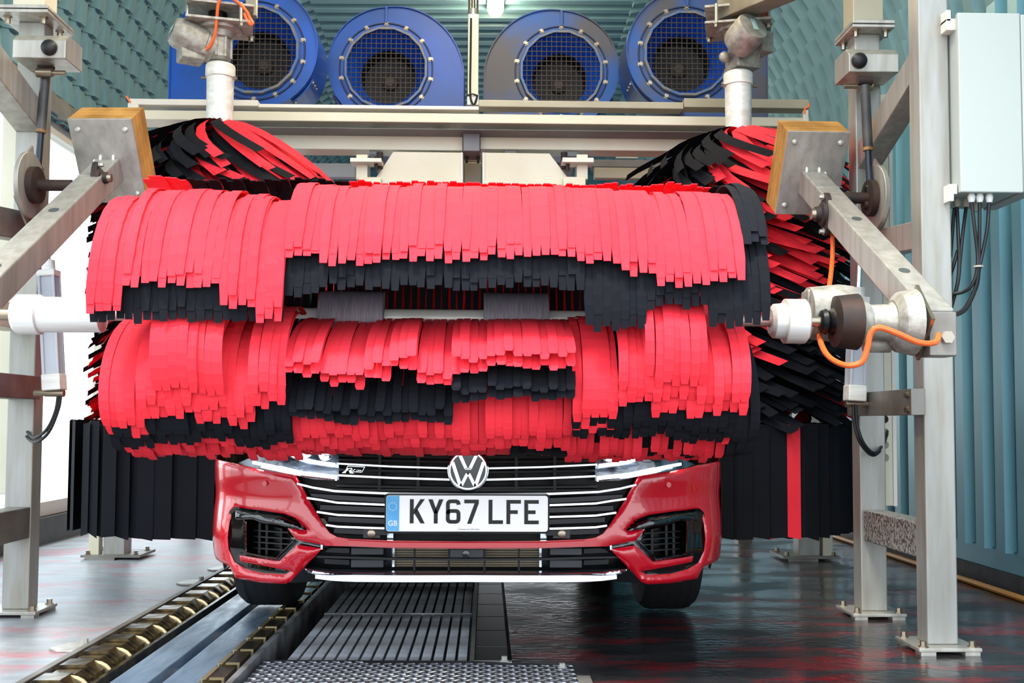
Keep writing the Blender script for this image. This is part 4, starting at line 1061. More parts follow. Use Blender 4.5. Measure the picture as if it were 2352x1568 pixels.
for px in (871, 960):
    a = pc(px, 1045)
    for s_ in (1, -1): MB().bb(s_*a[0]+CX-.005, s_*a[0]+CX+.005, ys(a[0], .65)+.02, ys(a[0], .65)+.08, zc(1125), a[1]).build('grille_post', BLACKP, grl)
def chrome_bar(pl_, end, h):
    for mi in (0, 1): rib('chrome_bar', L2(pl_), h, .014, .012, CHROME, grl, mirror=mi, prof=DOWNP if pl_[0][1] < 1110 else FLATP)
chrome_bar([(773, 1064), (900, 1071), (1030, 1075)], 0, .0075)
chrome_bar([(776, 1091), (900, 1097), (1034, 1101)], 0, .0085)
a = L2([(683, 1110), (720, 1119), (770, 1127), (880, 1132)])+[(0, zc(1135))]
rib('chrome_bar', a+mir(a)[1:], .0095, .018, .008, CHROME, grl, prof=DOWNP)
chrome_bar([(705, 1143), (740, 1148), (775, 1154), (889, 1159)], 0, .0085)
chrome_bar([(728, 1175), (775, 1182), (889, 1186)], 0, .0085)
chrome_bar([(749, 1205), (775, 1209), (889, 1213)], 0, .0085)
for mi in (0, 1):
    s_ = -1 if mi else 1
    x, z = pc(852, 1226); x *= s_
    MB().box((x+CX, Y0+.05, z), (.055, .03, .03)).build('sensor_bracket', PLASTG, grl)
    MB().lathe((x+CX, Y0+.036, z), (0, -1, 0), [(0, .014), (.01, .013), (.012, .009)], 20).build('parking_sensor', SHAFT, grl, True)
    x, z = pc(893, 1228); x *= s_; MB().box((x+CX, Y0+.07, z), (.02, .02, .035)).build('radiator_edge', SATIN, grl)
# radiator seen through both openings
rad = thing if 0 else None
rd = MB(); xr = abs(pc(895, 1270)[0]); zb_, zt_ = zc(1312), zc(1222)
rd.bb(CX-xr, CX+xr, Y0+.13, Y0+.15, zb_, zt_); radiator = rd.build('radiator', RADI, CAR)
f = MB(); n = 16
for i in range(n):
    z = zb_+(zt_-zb_)*(i+.5)/n; f.bb(CX-xr, CX+xr, Y0+.118, Y0+.13, z-.0016, z+.0016)
f.build('radiator_fins', mat('fin_tan', '#8a7c66', None, .5, .5), radiator)
for s_ in (-1, 1): MB().bb(CX+s_*xr-.008, CX+s_*xr+.008, Y0+.1, Y0+.12, zb_, zt_).build('radiator_edge', SATIN, radiator)
# --- lower intake
li = L2([(736, 1258), (690, 1312), (760, 1314), (1074, 1318)])+[(0, zc(1256))]
lif = li[:-2]+[(0, li[-2][1])]+mir(li[:-2])
lif = [li[0], li[1], li[2], (0, li[3][1]), (-li[2][0], li[2][1]), (-li[1][0], li[1][1]), (-li[0][0], li[0][1]), (0, li[4][1])]
low = skin('lower_intake', lif, [[(-xr, zc(1310)), (-xr, zc(1262)), (xr, zc(1262)), (xr, zc(1310))]], .075, .006, BLACKP, CAR)
rib('intake_slat', L2([(715, 1279), (800, 1282), (900, 1285)])+[(0, zc(1287)), ]+mir(L2([(715, 1279), (800, 1282), (900, 1285)])), .010, .02, .04, BLACKP, low)
for px in (950, 1030):
    for s_ in (1, -1):
        x = s_*pc(px, 1270)[0]; MB().bb(x+CX-.003, x+CX+.003, Y0+.04, Y0+.06, zc(1312), zc(1260)).build('intake_post', BLACKP, low)
for s_ in (1, -1):
    for (y0_, y1_) in ((1262, 1280), (1289, 1308)):
        xa = pc(803, y0_)[0]*s_; xb = pc(878, y0_)[0]*s_; MB().bb(xa+CX, xb+CX, Y0+.055, Y0+.07, zc(y1_), zc(y0_)).build('intake_panel', PLASTG, low, bevel=.003)
        xa = pc(735, y0_)[0]*s_; xb = pc(798, y0_)[0]*s_
        rib('intake_panel', [(pc(740, y0_+8)[0]*s_, zc(y0_+8)), (pc(798, y0_+10)[0]*s_, zc(y0_+9))], .022, .01, .06, bpy.data.materials['navy_gloss'], low)
MB().bb(CX-.055, CX+.055, Y0+.03, Y0+.06, zc(1284), zc(1262)).build('camera_housing', PLASTG, low, bevel=.003)
MB().lathe((CX-.002, Y0+.03, zc(1275)), (0, -1, 0), [(0, .013), (.006, .012), (.007, .007)], 18).build('camera_lens', GLOSSB, low, True)
# silver lip and its dark corners
sl = L2([(697, 1304), (730, 1308), (762, 1312)])+[(0, zc(1314)), (0, zc(1332))]+L2([(770, 1331), (735, 1325), (710, 1316)])
slf = [sl[0], sl[1], sl[2], (0, sl[3][1]), (-sl[2][0], sl[2][1]), (-sl[1][0], sl[1][1]), (-sl[0][0], sl[0][1])]+[(-x, z) for x, z in sl[5:]][::-1]+[(0, sl[4][1])]+sl[5:]
skin('silver_lip', slf, [], -.012, .05, SATIN, CAR, roll=.008, rr=.006, step=.014, off2=lambda x, z: -(zc(1314)-z)*.14)
lc = L2([(697, 1306), (712, 1317), (737, 1326), (770, 1332), (700, 1336), (676, 1338), (664, 1338)])
for mi in (0, 1): skin('lip_corner', lc, [], .0, .04, BLACKP, CAR, mirror=mi)
pan = MB(); pan.bb(CX-.78, CX+.78, Y0+.75, Y0+4.3, .2, .215); pan.build('underbody', BLACKP, CAR)
pan = MB(); pan.bb(CX-.5, CX+.5, Y0+.1, Y0+.75, .232, .236); pan.build('lip_underside', BLACKP, CAR)
lipc = L2([(728, 1320), (762, 1323)])+[(0, zc(1324.5))]; lipc = lipc+mir(lipc[:-1])
rib('lip_bar', lipc, lambda x: .026-.012*max(0, (abs(x)-.38)/.12), .03, .0, SATIN, CAR, prof=LIPP)
for s_ in (-1, 1):
    MB().bb(CX+s_*.54, CX+s_*.78, Y0+.42, Y0+.435, .18, .23).build('wheel_deflector', mat('deflector', '#33363a', '#15171a', .3, scale=20) if 'deflector' not in bpy.data.materials else bpy.data.materials['deflector'], CAR, bevel=.004)
# --- headlamps
hl = L2([(776, 1103), (720, 1101), (676, 1090), (640, 1085), (600, 1078), (560, 1069), (548, 1062), (600, 1040), (660, 1022), (776, 1030)])
for mi in (0, 1):
    hp = skin('headlamp', hl, [], .03, .05, mat('lamp_housing', '#15181d', '#5c6673', .15, .6, scale=14, lo=.4, hi=.65) if 'lamp_housing' not in bpy.data.materials else bpy.data.materials['lamp_housing'], CAR, mirror=mi)
    rib('light_bar', L2([(640, 1076), (690, 1088), (730, 1093), (772, 1098)]), .016, .02, .02, LEDM, hp, mirror=mi)
    rib('light_bar', L2([(655, 1038), (690, 1054), (725, 1062), (768, 1068)]), .012, .02, .02, LEDM, hp, mirror=mi)
    rib('light_bar', L2([(580, 1062), (620, 1070), (645, 1076)]), .009, .02, .018, LEDM, hp, mirror=mi)
    rib('chrome_strip', L2([(600, 1072), (650, 1083), (700, 1093), (770, 1101)]), .006, .02, .015, CHROME, hp, mirror=mi)
    for px, py in ((700, 1044), (745, 1050)):
        x, z = pc(px, py); x = -x if mi else x
        MB().sphere((x+CX, ys(x, z)+.04, z+.01), .028, 16, 10).build('projector_lens', CHROME, hp, True)
    skin('clear_cover', hl, [], -.002, .003, glassmat('lamp_cover', (1, 1, 1, 1), .04) if 'lamp_cover' not in bpy.data.materials else bpy.data.materials['lamp_cover'], hp, mirror=mi, step=.04)
# --- registration plate
def flat(name, polys, y, th, m, par, xz=None, bevel=0):
    b = MB()
    for poly in polys: b.prism([(x+CX, y, z) for x, z in poly], (0, th, 0))
    return b.build(name, m, par, bevel=bevel)
def rrect(x0, x1, z0, z1, r, n=5):
    o = []
    for cx, cz, a0 in ((x1-r, z1-r, 0), (x0+r, z1-r, 90), (x0+r, z0+r, 180), (x1-r, z0+r, 270)):
        for k in range(n+1): a = math.radians(a0+90*k/n); o.append((cx+r*math.cos(a), cz+r*math.sin(a)))
    return o
YP = Y0-.03
pz = zc(1178.5)-.0; PW, PH = .26, .0575
def PPT(px, py):      # plate pixel -> (x, z) in the plate plane
    v = P(px, py, YP); return (v.x-CX, v.z)
pxc = PPT(1073, 1179)[0]; pz = PPT(1073, 1179)[1]
flat('plate_holder', [rrect(pxc-PW-.006, pxc+PW+.006, pz-PH-.007, pz+PH+.004, .008)], YP+.004, .05, BLACKP, CAR)
PL = flat('registration_plate', [rrect(pxc-PW, pxc+PW, pz-PH, pz+PH, .009)], YP, .004, mat('plate_white', '#ffffff', None, .25, emit=0, coat=.5), CAR)
PL['label'] = 'white plate reading KY67 LFE with a blue GB band'
sc_ = 1/697.0
def lp(x, z): return (pxc+x, pz+z)
bd = rrect(-PW+.001, -PW+.045, -PH+.001, PH-.001, .0085)
bd = [(x if x < -PW+.03 else -PW+.042, z) if abs(z) > PH-.01 and x > -PW+.025 else (min(x, -PW+.042), z) for x, z in bd]
flat('blue_band', [[lp(*p) for p in bd]], YP-.0008, .001, mat('plate_blue', '#3ba4e2', '#5fb2e6', .3, scale=14), PL)
for k in range(12):
    a = 2*math.pi*k/12; flat('star', [[lp(-PW+.021+.0125*math.sin(a)+.0017*math.cos(t*math.pi/2.5), .022+.0125*math.cos(a)+.0017*math.sin(t*math.pi/2.5)) for t in range(5)]], YP-.0016, .0008, mat('star_yellow', '#f6ead2', None, .5) if 'star_yellow' not in bpy.data.materials else bpy.data.materials['star_yellow'], PL)
CH_W, CH_H, ST = .0337 if 0 else .0462, .0745, .0115
# glyphs in a unit box: x 0..1, z 0..1 as polygons (rectangles and strokes)
def stroke(pts, w_):
    out = []
    for i in range(len(pts)-1):
        a = Vector(pts[i]); b = Vector(pts[i+1]); d = (b-a).normalized(); n = Vector((-d.y, d.x))*w_/2
        out.append([tuple(a+n), tuple(b+n), tuple(b-n), tuple(a-n)])
    return out
GW, GH, s2 = .0445, .0765, .0118
def G(c):
    W, H, s = GW, GH, s2; h = s/2
    R_ = lambda x0, x1, z0, z1: [(x0, z0), (x1, z0), (x1, z1), (x0, z1)]
    if c == 'K': return [R_(0, s, 0, H), [(s, H*.36), (s, H*.56), (W*.72, H), (W*1.03, H)], [(s*1.15, H*.42), (s*1.9, H*.62), (W*1.03, 0), (W*.74, 0)]]
    if c == 'Y': return [R_(W/2-h, W/2+h, 0, H*.42), [(W/2-h, H*.42), (W/2+h, H*.42), (s*1.05, H), (-.001, H)], [(W/2-h, H*.42), (W/2+h, H*.42), (W+.001, H), (W-s*1.05, H)]]
    if c == 'L': return [R_(0, s, 0, H), R_(s, W, 0, s)]
    if c == 'F': return [R_(0, s, 0, H), R_(s, W, H-s, H), R_(s, W*.78, H*.42, H*.42+s)]
    if c == 'E': return [R_(0, s, 0, H), R_(s, W, H-s, H), R_(s, W*.78, H*.42, H*.42+s), R_(s, W, 0, s)]
    if c == '7': return [R_(0, W, H-s, H), [(W*.2, 0), (W*.2+s*1.1, 0), (W, H-s), (W-s*1.1, H-s)]]
    if c == '6':
        r = .014; o = []
        def ringpart(x0, x1, z0, z1, a_list):
            res = []
            pts_o = rrect(x0, x1, z0, z1, r, 6); pts_i = rrect(x0+s, x1-s, z0+s, z1-s, .004, 6); n = len(pts_o)
            for i in a_list(n):
                j = (i+1) % n; res.append([pts_o[i], pts_o[j], pts_i[j], pts_i[i]])
            return res
        o += ringpart(0, W, 0, H*.60, lambda n: range(n))
        po = rrect(0, W, 0, H, r, 6); pi = rrect(s, W-s, s, H-s, .004, 6)
        for i in range(0, 13): o.append([po[i], po[i+1], pi[i+1], pi[i]])
        o.append([(0, H*.60-r), (s, H*.60-s-.004), (s, H-s-.004), (0, H-r)])
        o.append([(W-s, H*.77), (W, H*.79), (W, H-r), (W-s, H-s-.004)])
        return o
INK = mat('plate_ink', '#101114', '#1b1815', .3, 0, scale=9, spec=.3)
for c, px in (('K', 941), ('Y', 984), ('6', 1024), ('7', 1066), ('L', 1122), ('F', 1163), ('E', 1204)):
    x0, z0 = PPT(px, 1202.5+(px-1073)*.0075)
    flat('letter', [[(x0+x*1.05, z0+z*1.012) for x, z in poly] for poly in G(c)], YP-.0012, .0012, INK, PL)
def text(name, s, x, z, size, y, m, par, shear=0, bold=0, ext=.0004):
    cu = bpy.data.curves.new(name, 'FONT'); cu.body = s; cu.size = size; cu.extrude = ext; cu.align_x = 'CENTER'; cu.shear = shear; cu.offset = bold
    ob = bpy.data.objects.new(name, cu); COL.objects.link(ob)
    dg = bpy.context.evaluated_depsgraph_get(); me = bpy.data.meshes.new_from_object(ob.evaluated_get(dg)); bpy.data.objects.remove(ob)
    o = bpy.data.objects.new(name, me); COL.objects.link(o); me.materials.clear(); me.materials.append(m)
    me.transform(Matrix.Translation((x+CX, y, z)) @ Matrix.Rotation(math.radians(90), 4, 'X')); put(o, par); return o
WHT = mat('print_white', '#f4f6f8', None, .5)
text('print', 'GB', pxc-PW+.0215, pz-.039, .0235, YP-.0016, WHT, PL, bold=.0002)
text('print', 'Volkswagen UK  MK14 5AN', pxc+.005, pz-.052, .0058, YP-.0012, mat('faint_print', '#9a9a9a', None, .5), PL)
# --- front badge
bx, bz = 1075, 1080; yb = Y0-.012; v = P(bx, bz, yb); bc = (v.x-CX, v.z); br = 48.5/ppm(yb)
BG = thing if 0 else None
bdg = MB().lathe((v.x, yb+.012, v.z), (0, -1, 0), [(-.03, br), (0, br), (.005, br*.97), (.006, br*.93), (.002, br*.9), (.002, .0001)], 48, caps=False).build('badge', CHROME, CAR, True)
MB().lathe((v.x, yb+.0105, v.z), (0, -1, 0), [(0, br*.9), (.0015, br*.9)], 48).build('badge_field', GLOSSB, bdg)
def bstroke(name, pts, w_):
    polys = []
    for i in range(len(pts)-1):
        a, b_ = pts[i], pts[i+1]; hw_ = w_/2
        polys.append([(a[0]-hw_, a[1]), (a[0]+hw_, a[1]), (b_[0]+hw_, b_[1]), (b_[0]-hw_, b_[1])])
    b = MB()
    for poly in polys: b.prism([(v.x+x*br, yb+.003, v.z+z*br) for x, z in poly], (0, .006, 0))
    return b.build(name, CHROME, bdg, bevel=.0012)
bstroke('badge_stroke', [(-.42, .80), (-.08, .06)], .2); bstroke('badge_stroke', [(.42, .80), (.08, .06)], .2)
b = MB(); b.box((v.x, yb+.006, v.z+.075*br), (.3*br, .006, .1*br)); b.build('badge_stroke', CHROME, bdg, bevel=.001)
bstroke('badge_stroke', [(-.74, .42), (-.34, -.76)], .2); bstroke('badge_stroke', [(.74, .42), (.34, -.76)], .2)
bstroke('badge_stroke', [(-.34, -.76), (-.02, -.12)], .2); bstroke('badge_stroke', [(.34, -.76), (.02, -.12)], .2)
MB().lathe((v.x, yb+.008, v.z), (0, -1, 0), [(0, br*.82), (.006, br*.83), (.006, br*.9), (0, br*.9)], 48, caps=False).build('badge_rim', CHROME, bdg, True)
# --- R-line emblem on the grille
ye = Y0+.10
def ep(px, py): q = P(px, py, ye0); return (q.x-CX, q.z)
ye0 = ys(pc(812, 1079)[0], .6)+.01
em = flat('emblem', stroke([ep(793, 1082), ep(799, 1070), ep(838, 1072), ep(831, 1084), ep(812, 1083)], .0018), ye0, .003, CHROME, CAR)
flat('emblem_letter', [[ep(785, 1086), ep(794, 1086), ep(799, 1074), ep(794, 1079)]]+stroke([ep(797, 1081), ep(800, 1075.5), ep(808, 1075), ep(809, 1078), ep(801, 1080.5)], .0022)+[[ep(800, 1079), ep(804, 1086.5), ep(813, 1087), ep(807, 1080)]]+stroke([ep(807, 1084), ep(816, 1077)], .002), ye0-.001, .003, CHROME, em)
q = ep(824, 1082); text('emblem_print', 'Line', q[0], q[1], .0095, ye0-.001, CHROME, em, shear=.25)
# --- body
def side_prof(z):     # inward tuck of the flank
    return -.03*max(0, (z-.78)/.2)-.045*max(0, (.42-z)/.25)**1.3+.006*math.sin((z-.3)*9)
for s_ in (-1, 1):
    ysn = [.40, .44, .48, .52]+[.52+.76*i/14 for i in range(1, 15)]+[1.4, 1.8, 2.2, 2.6, 3.0, 3.3]+[3.37+.76*i/12 for i in range(13)]+[4.25, 4.45, 4.6, 4.72]
    nz = 12; b = MB(); vs = []
    for y in ysn:
        zl = .22
        for cyy, rr in ((.905, .375), (3.745, .375)):
            if abs(y-cyy) < rr: zl = max(zl, .335+math.sqrt(rr*rr-(y-cyy)**2))
        zt = .80+.16*min(1, max(0, (y-.1)/1.6)) if y < 3.9 else .96
        fade = .16*max(0, (y-4.1)/.6)**2 + (.35*max(0, (.52-y)/.5)**2 if y < .52 else 0)
        for i in range(nz+1):
            z = zl+(zt-zl)*i/nz; x = HWD+side_prof(z)-fade-.004
            vs.append((CX+s_*x, Y0+y, z))
    fs = [(i*(nz+1)+k, i*(nz+1)+k+1, (i+1)*(nz+1)+k+1, (i+1)*(nz+1)+k) for i in range(len(ysn)-1) for k in range(nz)]
    b.add(vs, fs); sd = b.build('side_panel', CARRED, CAR, True)
    MB().bb(CX+s_*.925, CX+s_*.945, Y0+2.0, Y0+2.15, .80, .82).build('door_handle', CARRED, sd)
def loft(name, st, m, hp=2.4, n=16, x0=-1, x1=1):
    b = MB(); vs = []
    for (y, hw_, zb2, zt2) in st:
        for i in range(n+1):
            u = x0+(x1-x0)*i/n; vs.append((CX+u*hw_, Y0+y, zb2+(zt2-zb2)*(1-abs(u)**hp)))
    fs = [(i*(n+1)+k, i*(n+1)+k+1, (i+1)*(n+1)+k+1, (i+1)*(n+1)+k) for i in range(len(st)-1) for k in range(n)]
    return b.add(vs, fs).build(name, m, CAR, True)
loft('hood', [(.10, .70, .705, .735), (.16, .78, .73, .785), (.3, .86, .775, .83), (.5, .90, .82, .88), (.9, .912, .87, .94), (1.25, .91, .905, .98)], CARRED, 2.2)
loft('scuttle', [(1.22, .90, .90, .97), (1.36, .88, .92, .985)], BLACKP, 2.2)
def gh(y):   # greenhouse: (half width at belt, belt z, roof z)
    k = [(1.3, .84, .95, .97), (1.7, .84, .95, 1.20), (2.1, .84, .95, 1.375), (2.5, .845, .955, 1.43), (2.9, .845, .96, 1.44), (3.3, .84, .965, 1.41), (3.8, .80, .97, 1.29), (4.3, .72, .97, 1.10), (4.6, .70, .96, 1.0)]
    for i in range(len(k)-1):
        if k[i][0] <= y <= k[i+1][0]:
            t = (y-k[i][0])/(k[i+1][0]-k[i][0]); return [k[i][j]+(k[i+1][j]-k[i][j])*t for j in range(4)]
    return list(k[-1])
Ls = lambda a, b_, n: [gh(a+(b_-a)*i/n) for i in range(n+1)]
loft('windscreen', Ls(1.3, 2.12, 5), GLASSH, 3, 20, -.80, .80)
for s_ in (-1, 1):
    loft('roof_pillar', Ls(1.3, 2.12, 5), CARRED, 3, 4, s_*.80, s_*.88); loft('side_window', Ls(1.3, 3.9, 12), GLASSH, 3, 6, s_*.86, s_*1.0)
    loft('rear_pillar', Ls(3.9, 4.6, 4), CARRED, 3, 5, s_*.8, s_*1.0)
loft('roof', Ls(2.1, 3.3, 8), CARRED, 3, 20, -.88, .88); loft('rear_window', Ls(3.3, 4.4, 6), GLASSH, 3, 16, -.82, .82)
for s_ in (-1, 1): loft('roof_pillar', Ls(3.3, 4.4, 6), CARRED, 3, 4, s_*.81, s_*.89)
loft('boot_lid', [(4.35, .74, .95, 1.08), (4.55, .75, .93, 1.03), (4.74, .75, .9, .98)], CARRED, 2.2)
b = MB(); b.prism([(CX-.8, Y0+4.72, .25), (CX+.8, Y0+4.72, .25), (CX+.78, Y0+4.74, .95), (CX-.78, Y0+4.74, .95)], (0, .05, 0)); b.build('rear_bumper', CARRED, CAR, bevel=.02)
b = MB()
for s_ in (-1, 1): b.add([(CX+s_*.935, Y0+1.2, .95), (CX+s_*.84, Y0+1.2, .95), (CX+s_*.84, Y0+4.3, .975), (CX+s_*.91, Y0+4.3, .975)], [(0, 1, 2, 3)])
b.build('belt_line', CARRED, CAR)
for s_ in (-1, 1):
    b = MB(); b.sphere((CX+s_*.98, Y0+1.62, 1.03), .11, 16, 10, (1, .7, .7)); b.build('door_mirror', CARRED, CAR, True)
# wheels
for (wy_, nm) in ((.905, 0), (3.745, 1)):
    for s_ in (-1, 1):
        x1 = CX+s_*(.905 if s_ > 0 else .912); wd_ = .235; R_w = .335; zc_ = R_w+(.006 if s_ > 0 else .02)
        cen = Vector((x1-s_*wd_, Y0+wy_, zc_))
        w_e = MB().lathe(cen, (s_, 0, 0), [(0, R_w*.72), (.01, R_w*.93), (.035, R_w*.99), (.06, R_w), (wd_-.06, R_w), (wd_-.03, R_w*.985), (wd_-.008, R_w*.93), (wd_, R_w*.75), (wd_-.004, R_w*.72)], 48).build('tyre', TYRE, CAR, True)
        for gx in (.06, .1, .14, .18): MB().lathe(cen+Vector((s_*gx, 0, 0)), (s_, 0, 0), [(0, R_w+.0006), (.006, R_w+.0006)], 48, caps=False).build('tread_groove', FLUX, w_e)
        MB().lathe(cen+Vector((s_*(wd_-.02), 0, 0)), (s_, 0, 0), [(-.12, R_w*.7), (-.01, R_w*.72), (0, R_w*.7), (-.01, R_w*.66), (-.03, .05), (-.02, .0)], 32).build('wheel_rim', SATIN, w_e, True)
for s_ in (-1, 1):   # wheel-arch liners
    for cyy in (.905, 3.745):
        b = MB(); vs = []; n = 16
        for i in range(n+1):
            a = math.pi*i/n
            for xx2 in (.60, .925): vs.append((CX+s_*xx2, Y0+cyy-.38*math.cos(a), .33+.38*math.sin(a)))
        b.add(vs, [(2*i, 2*i+1, 2*i+3, 2*i+2) for i in range(n)]); b.build('arch_liner', BLACKP, CAR)
# ------------------------------------------------------------------ conveyor
def X_at(px, py, z=0.0):
    d = M3 @ Vector(((px-PX)/F, -(py-PY)/F, -1)); t = (z-CH)/d.z; return d.x*t, d.y*t
YC0, YC1 = 2.6, 9.0
CV = thing('conveyor', 'floor conveyor with two steel slide rails and roller chains on the left', 'conveyor', (-.98, 4, 0))
b = MB(); b.bb(-1.325, -1.30, YC0, YC1, -.2, .022); b.build('edge_angle', STEELD, CV, bevel=.002)
b = MB(); b.bb(-1.14, -1.125, YC0, YC1, -.16, .004); b.build('guide_strip', BRONZE, CV, bevel=.001)
b = MB(); b.bb(-1.30, -1.10, YC0, YC1, -.2, -.085); b.build('chain_bed', FLUX, CV)
ra_ = MB(); ra_.bb(-1.075, -.965, YC0, YC1, -.11, .012); ra_.build('slide_rail', RAILM, CV, bevel=.003)
ra_ = MB(); ra_.bb(-.925, -.82, YC0, YC1, -.11, .012); ra_.build('slide_rail', RAILM, CV, bevel=.003)
b = MB()
for i in range(int((YC1-YC0)/.6)): y = YC0+.2+i*.6; b.bb(-.967, -.923, y, y+.07, -.08, -.03)
b.build('cross_tie', STEEL, CV)
b = MB(); b.bb(-.815, -.806, YC0, YC1, -.12, .0); b.build('guide_strip', BRONZE, CV)
b = MB(); b.bb(-.80, -.735, YC0, YC1, -.2, -.07); b.build('chain_bed', FLUX, CV)
b = MB(); b.bb(-.728, -.708, YC0, YC1, -.2, .03); b.build('edge_plate', mat('worn_edge_plate', '#8b8d8f', '#4a4643', .4, .4, scale=8, stretch=(1, 1, 1), lo=.4, hi=.6), CV, bevel=.002)
b = MB(); b.bb(-.705, TX1, YC0, YC1, -.21, -.2); b.build('pit_tray', FLUX, CV)
# outer roller chain
ps_ = .19
CHN = thing('roller_chain', 'oily roller chain along the outer edge of the conveyor', 'chain', (-1.22, YC0, 0))
protos = None
def oct_block(x0, x1, y0, y1, z0, z1, c):
    poly = [(x0, z0), (x0, z1-c*.6), (x0+c, z1), (x1-c*2.2, z1), (x1, z1-c*1.6), (x1, z0)]
    return [(x, y0, z) for x, z in poly], (0, y1-y0, 0)
xa, xb = -1.292, -1.165
m1 = MB(); m1.prism(*oct_block(xa, xb, 0, .088, -.08, .028, .016)); me1 = m1.mesh('chain_block', BRONZE)
m2 = MB(); m2.prism(*oct_block(xa+.004, xb-.006, .09, .178, -.08, .018, .014)); me2 = m2.mesh('chain_block', BRONZE)
m3 = MB(); m3.lathe((xb-.03, .083, -.032), (0, -1, 0), [(0, .055), (.012, .058), (.014, .05)], 20); me3 = m3.mesh('roller_flange', GOLD)
m4 = MB(); m4.lathe((xb+.012, .05, -.045), (0, -1, 0), [(0, .017), (.035, .017)], 6); me4 = m4.mesh('link_nut', STEEL)
m5 = MB(); m5.bb(xb-.002, xb+.02, .09, .165, -.075, -.015); me5 = m5.mesh('side_lug', BRONZE)
i = 0; y = YC0+.1
while y < 7.2:
    for me in (me1, me2, me3, me4, me5):
        o = bpy.data.objects.new(me.name.split('.')[0], me); COL.objects.link(o); o.parent = CHN; o.location = Vector((0, y, 0))-CHN.location
        if me in (me1, me2):
            pass
    y += ps_
CHB = thing('roller_chain', 'box-link chain with gold worn edges between the rails and the grating', 'chain', (-.77, YC0, 0))
xa, xb = -.80, -.742
m1 = MB(); m1.bb(xa, xb, 0, .15, -.07, .03); me1 = m1.mesh('chain_block', BRONZE)
m2 = MB(); m2.bb(xa+.006, xb-.01, .15, .19, -.07, .005); me2 = m2.mesh('chain_neck', BRONZE)
m3 = MB(); m3.bb(xb-.004, xb+.003, -.002, .008, -.06, .034); m3.bb(xa+.02, xb+.003, -.002, .006, .028, .034); m3.bb(xa-.004, xa+.01, .0, .15, .02, .032); me3 = m3.mesh('link_edge', GOLD)
y = YC0+.1
while y < 7.2:
    for me in (me1, me2, me3):
        o = bpy.data.objects.new(me.name.split('.')[0], me); COL.objects.link(o); o.parent = CHB; o.location = Vector((0, y, 0))-CHB.location
    y += ps_
# hold-down tabs bolted to the floor
for (px, py) in ((208, 1490), (472, 1340), (537, 1308)):
    X, Y = X_at(px, py)
    e = thing('floor_tab', {208: 'nearest steel hold-down tab bolted beside the outer chain', 472: 'steel hold-down tab beside the chain near the left tyre', 537: 'farthest steel hold-down tab, by the left corner of the bumper'}[px], 'bracket', (X, Y, 0), None)
    b = MB(); b.prism([(X-.09, Y-.06, 0), (X-.13, Y-.02, 0), (X-.1, Y+.06, 0), (-1.33, Y+.1, 0), (-1.33, Y-.06, 0)], (0, 0, .008)); b.build('tab_plate', STEEL, e, bevel=.002)
    bolt((X-.02, Y, .008), (0, 0, 1), .012, .026, STEEL, e)
# gratings
gx0, gx1 = -.64, -.055; NB = 15
for (y0, y1, lb) in ((3.42, 4.3, 'near serrated grating panel in front of the car'), (4.315, 5.2, 'far serrated grating panel under the car bumper'), (5.215, 6.1, 'serrated grating panel hidden deep under the car')):
    if y0 > 5.2: continue
    e = thing('grating_panel', lb, 'grating', (-.35, (y0+y1)/2, -.05))
    pw = (gx1-gx0)/NB
    st = MB(); vs = []; n = int((y1-y0)/.0105); fs = []
    for i in range(n+1):
        y = y0+(y1-y0)*i/n; h = 0 if i % 2 else -.007
        vs += [(-pw*.37, y, h-.05), (-pw*.37, y, h), (pw*.37, y, h), (pw*.37, y, h-.05)]
    for i in range(n):
        for k in range(3): fs.append((i*4+k, i*4+k+1, (i+1)*4+k+1, (i+1)*4+k))
    fs += [(0, 1, 2, 3), (n*4+3, n*4+2, n*4+1, n*4)]
    me = st.add(vs, fs).mesh('grating_strip', GRATE)
    for k in range(NB):
        o = bpy.data.objects.new('grating_strip', me); COL.objects.link(o); o.parent = e; o.location = Vector((gx0+pw*(k+.5), 0, -.002))-e.location
    MB().bb(gx0, gx1, y0, y0+.008, -.055, -.012).build('end_bar', GRATE, e); MB().bb(gx0, gx1, y1-.008, y1, -.055, -.0).build('end_bar', GRATE, e)
# side strip right of the gratings
e = thing('cover_strip', 'dark steel cover strip along the right side of the grating', 'plate', (0, 4.3, 0))
for i in range(8):
    y = 3.44+i*.28; b = MB(); b.bb(-.035, .075, y, y+.272, -.022, -.01); b.build('cover_plate', mat('black_wet_plate', '#1d1c1b', '#121110', .25, .3, scale=6) if not i else bpy.data.materials['black_wet_plate'], e, bevel=.002)
b = MB(); b.bb(-.05, -.036, 3.42, 5.8, -.06, .004); b.build('edge_bar', STEELD, e)
b = MB(); b.bb(-.05, .085, 3.41, 3.44, -.02, .004); b.build('end_bar', STEEL, e, bevel=.002); bolt((.06, 3.425, .004), (0, 0, 1), .01, .016, STEEL, e)
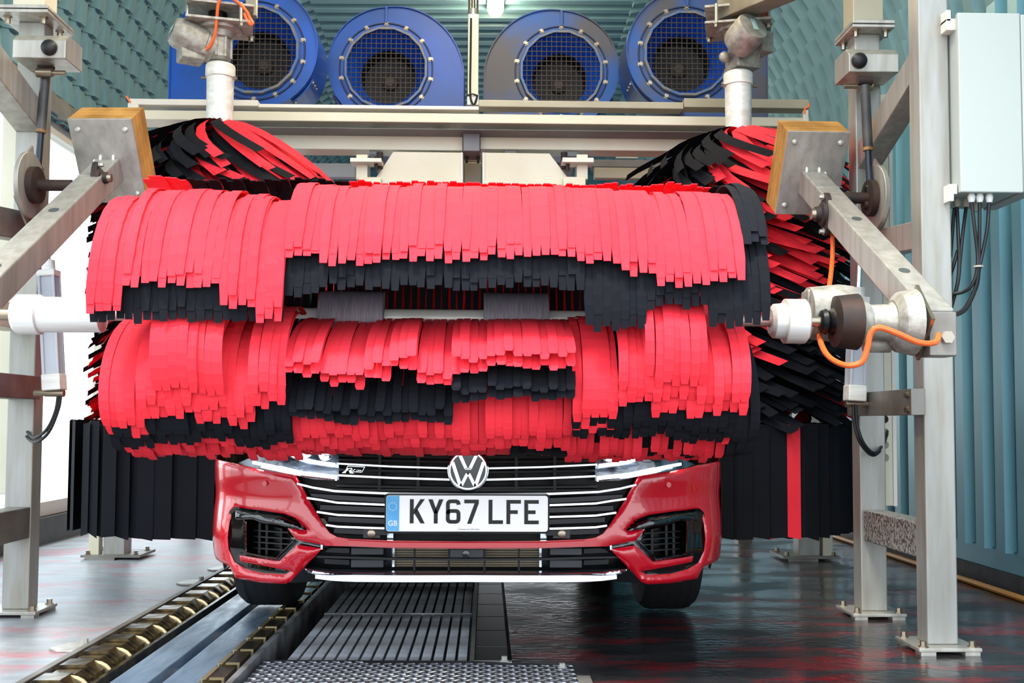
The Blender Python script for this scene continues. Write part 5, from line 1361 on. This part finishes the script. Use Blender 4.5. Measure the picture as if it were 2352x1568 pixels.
# tread plate
e = thing('tread_plate', 'raised-pattern steel tread plate at the front edge of the conveyor pit', 'plate', (-.2, 3.1, 0))
b = MB(); poly = [(-.69, 2.4), (.28, 2.4), (.262, 3.33), (-.05, 3.395), (-.69, 3.41)]
b.prism([(x, y, .004) for x, y in poly], (0, 0, .008)); b.build('plate_sheet', TREAD, e)
lz = MB(); px_, py_ = .036, .026
r_ = 0; y = 2.75
while y < 3.39:
    x = -.68+(r_ % 2)*px_/2
    while x < .26:
        if y < 3.33+(.26-x)*.07:
            s_ = 1 if (r_ % 2) else -1; a = .35*s_; dx, dy = math.cos(a)*.015, math.sin(a)*.015; nx_, ny_ = -math.sin(a)*.004, math.cos(a)*.004
            lz.add([(x-dx, y-dy, .012), (x+nx_, y+ny_, .012), (x+dx, y+dy, .012), (x-nx_, y-ny_, .012), (x-dx*.6, y-dy*.6, .0152), (x+dx*.6, y+dy*.6, .0152)], [(0, 3, 5, 4), (3, 2, 5), (2, 1, 4, 5), (1, 0, 4)])
        x += px_
    y += py_; r_ += 1
o = lz.build('tread_pattern', mat('tread_lug', '#8d9095', None, .25, .7), e, fix=False); o['kind'] = 'stuff'
bolt((.235, 3.3, .012), (0, 0, 1), .01, .014, STEEL, e)
b = MB(); b.bb(.27, .31, 2.8, 3.2, .004, .012); b.build('edge_strip', STEELD, e)
# far-left cover plate foot behind the brush
e = thing('floor_flange', 'low bolted steel foot on the floor behind the left brush skirt', 'flange', (-1.62, 6.75, 0))
X, Y = X_at(440, 1214)
e.location = (X, Y, 0)
b = MB(); b.bb(X-.1, X+.1, Y-.08, Y+.1, .012, .026); b.bb(X-.09, X-.03, Y-.08, Y-.02, 0, .012); b.build('base_plate', STEELD, e)
b = MB(); b.bb(X-.05, X+.05, Y, Y+.1, .026, .5); b.build('stub_post', GALV, e)
e = thing('floor_flange', 'low bolted steel foot on the wet floor behind the right brush skirt', 'flange', (1.2, 7, 0))
X, Y = X_at(1712, 1226)
e.location = (X, Y, 0)
b = MB(); b.bb(X-.1, X+.1, Y-.08, Y+.1, .012, .026); b.bb(X-.09, X-.03, Y-.08, Y-.02, 0, .012); b.build('base_plate', STEELD, e)
b = MB(); b.bb(X-.05, X+.05, Y, Y+.1, .026, .5); b.build('stub_post', GALV, e)
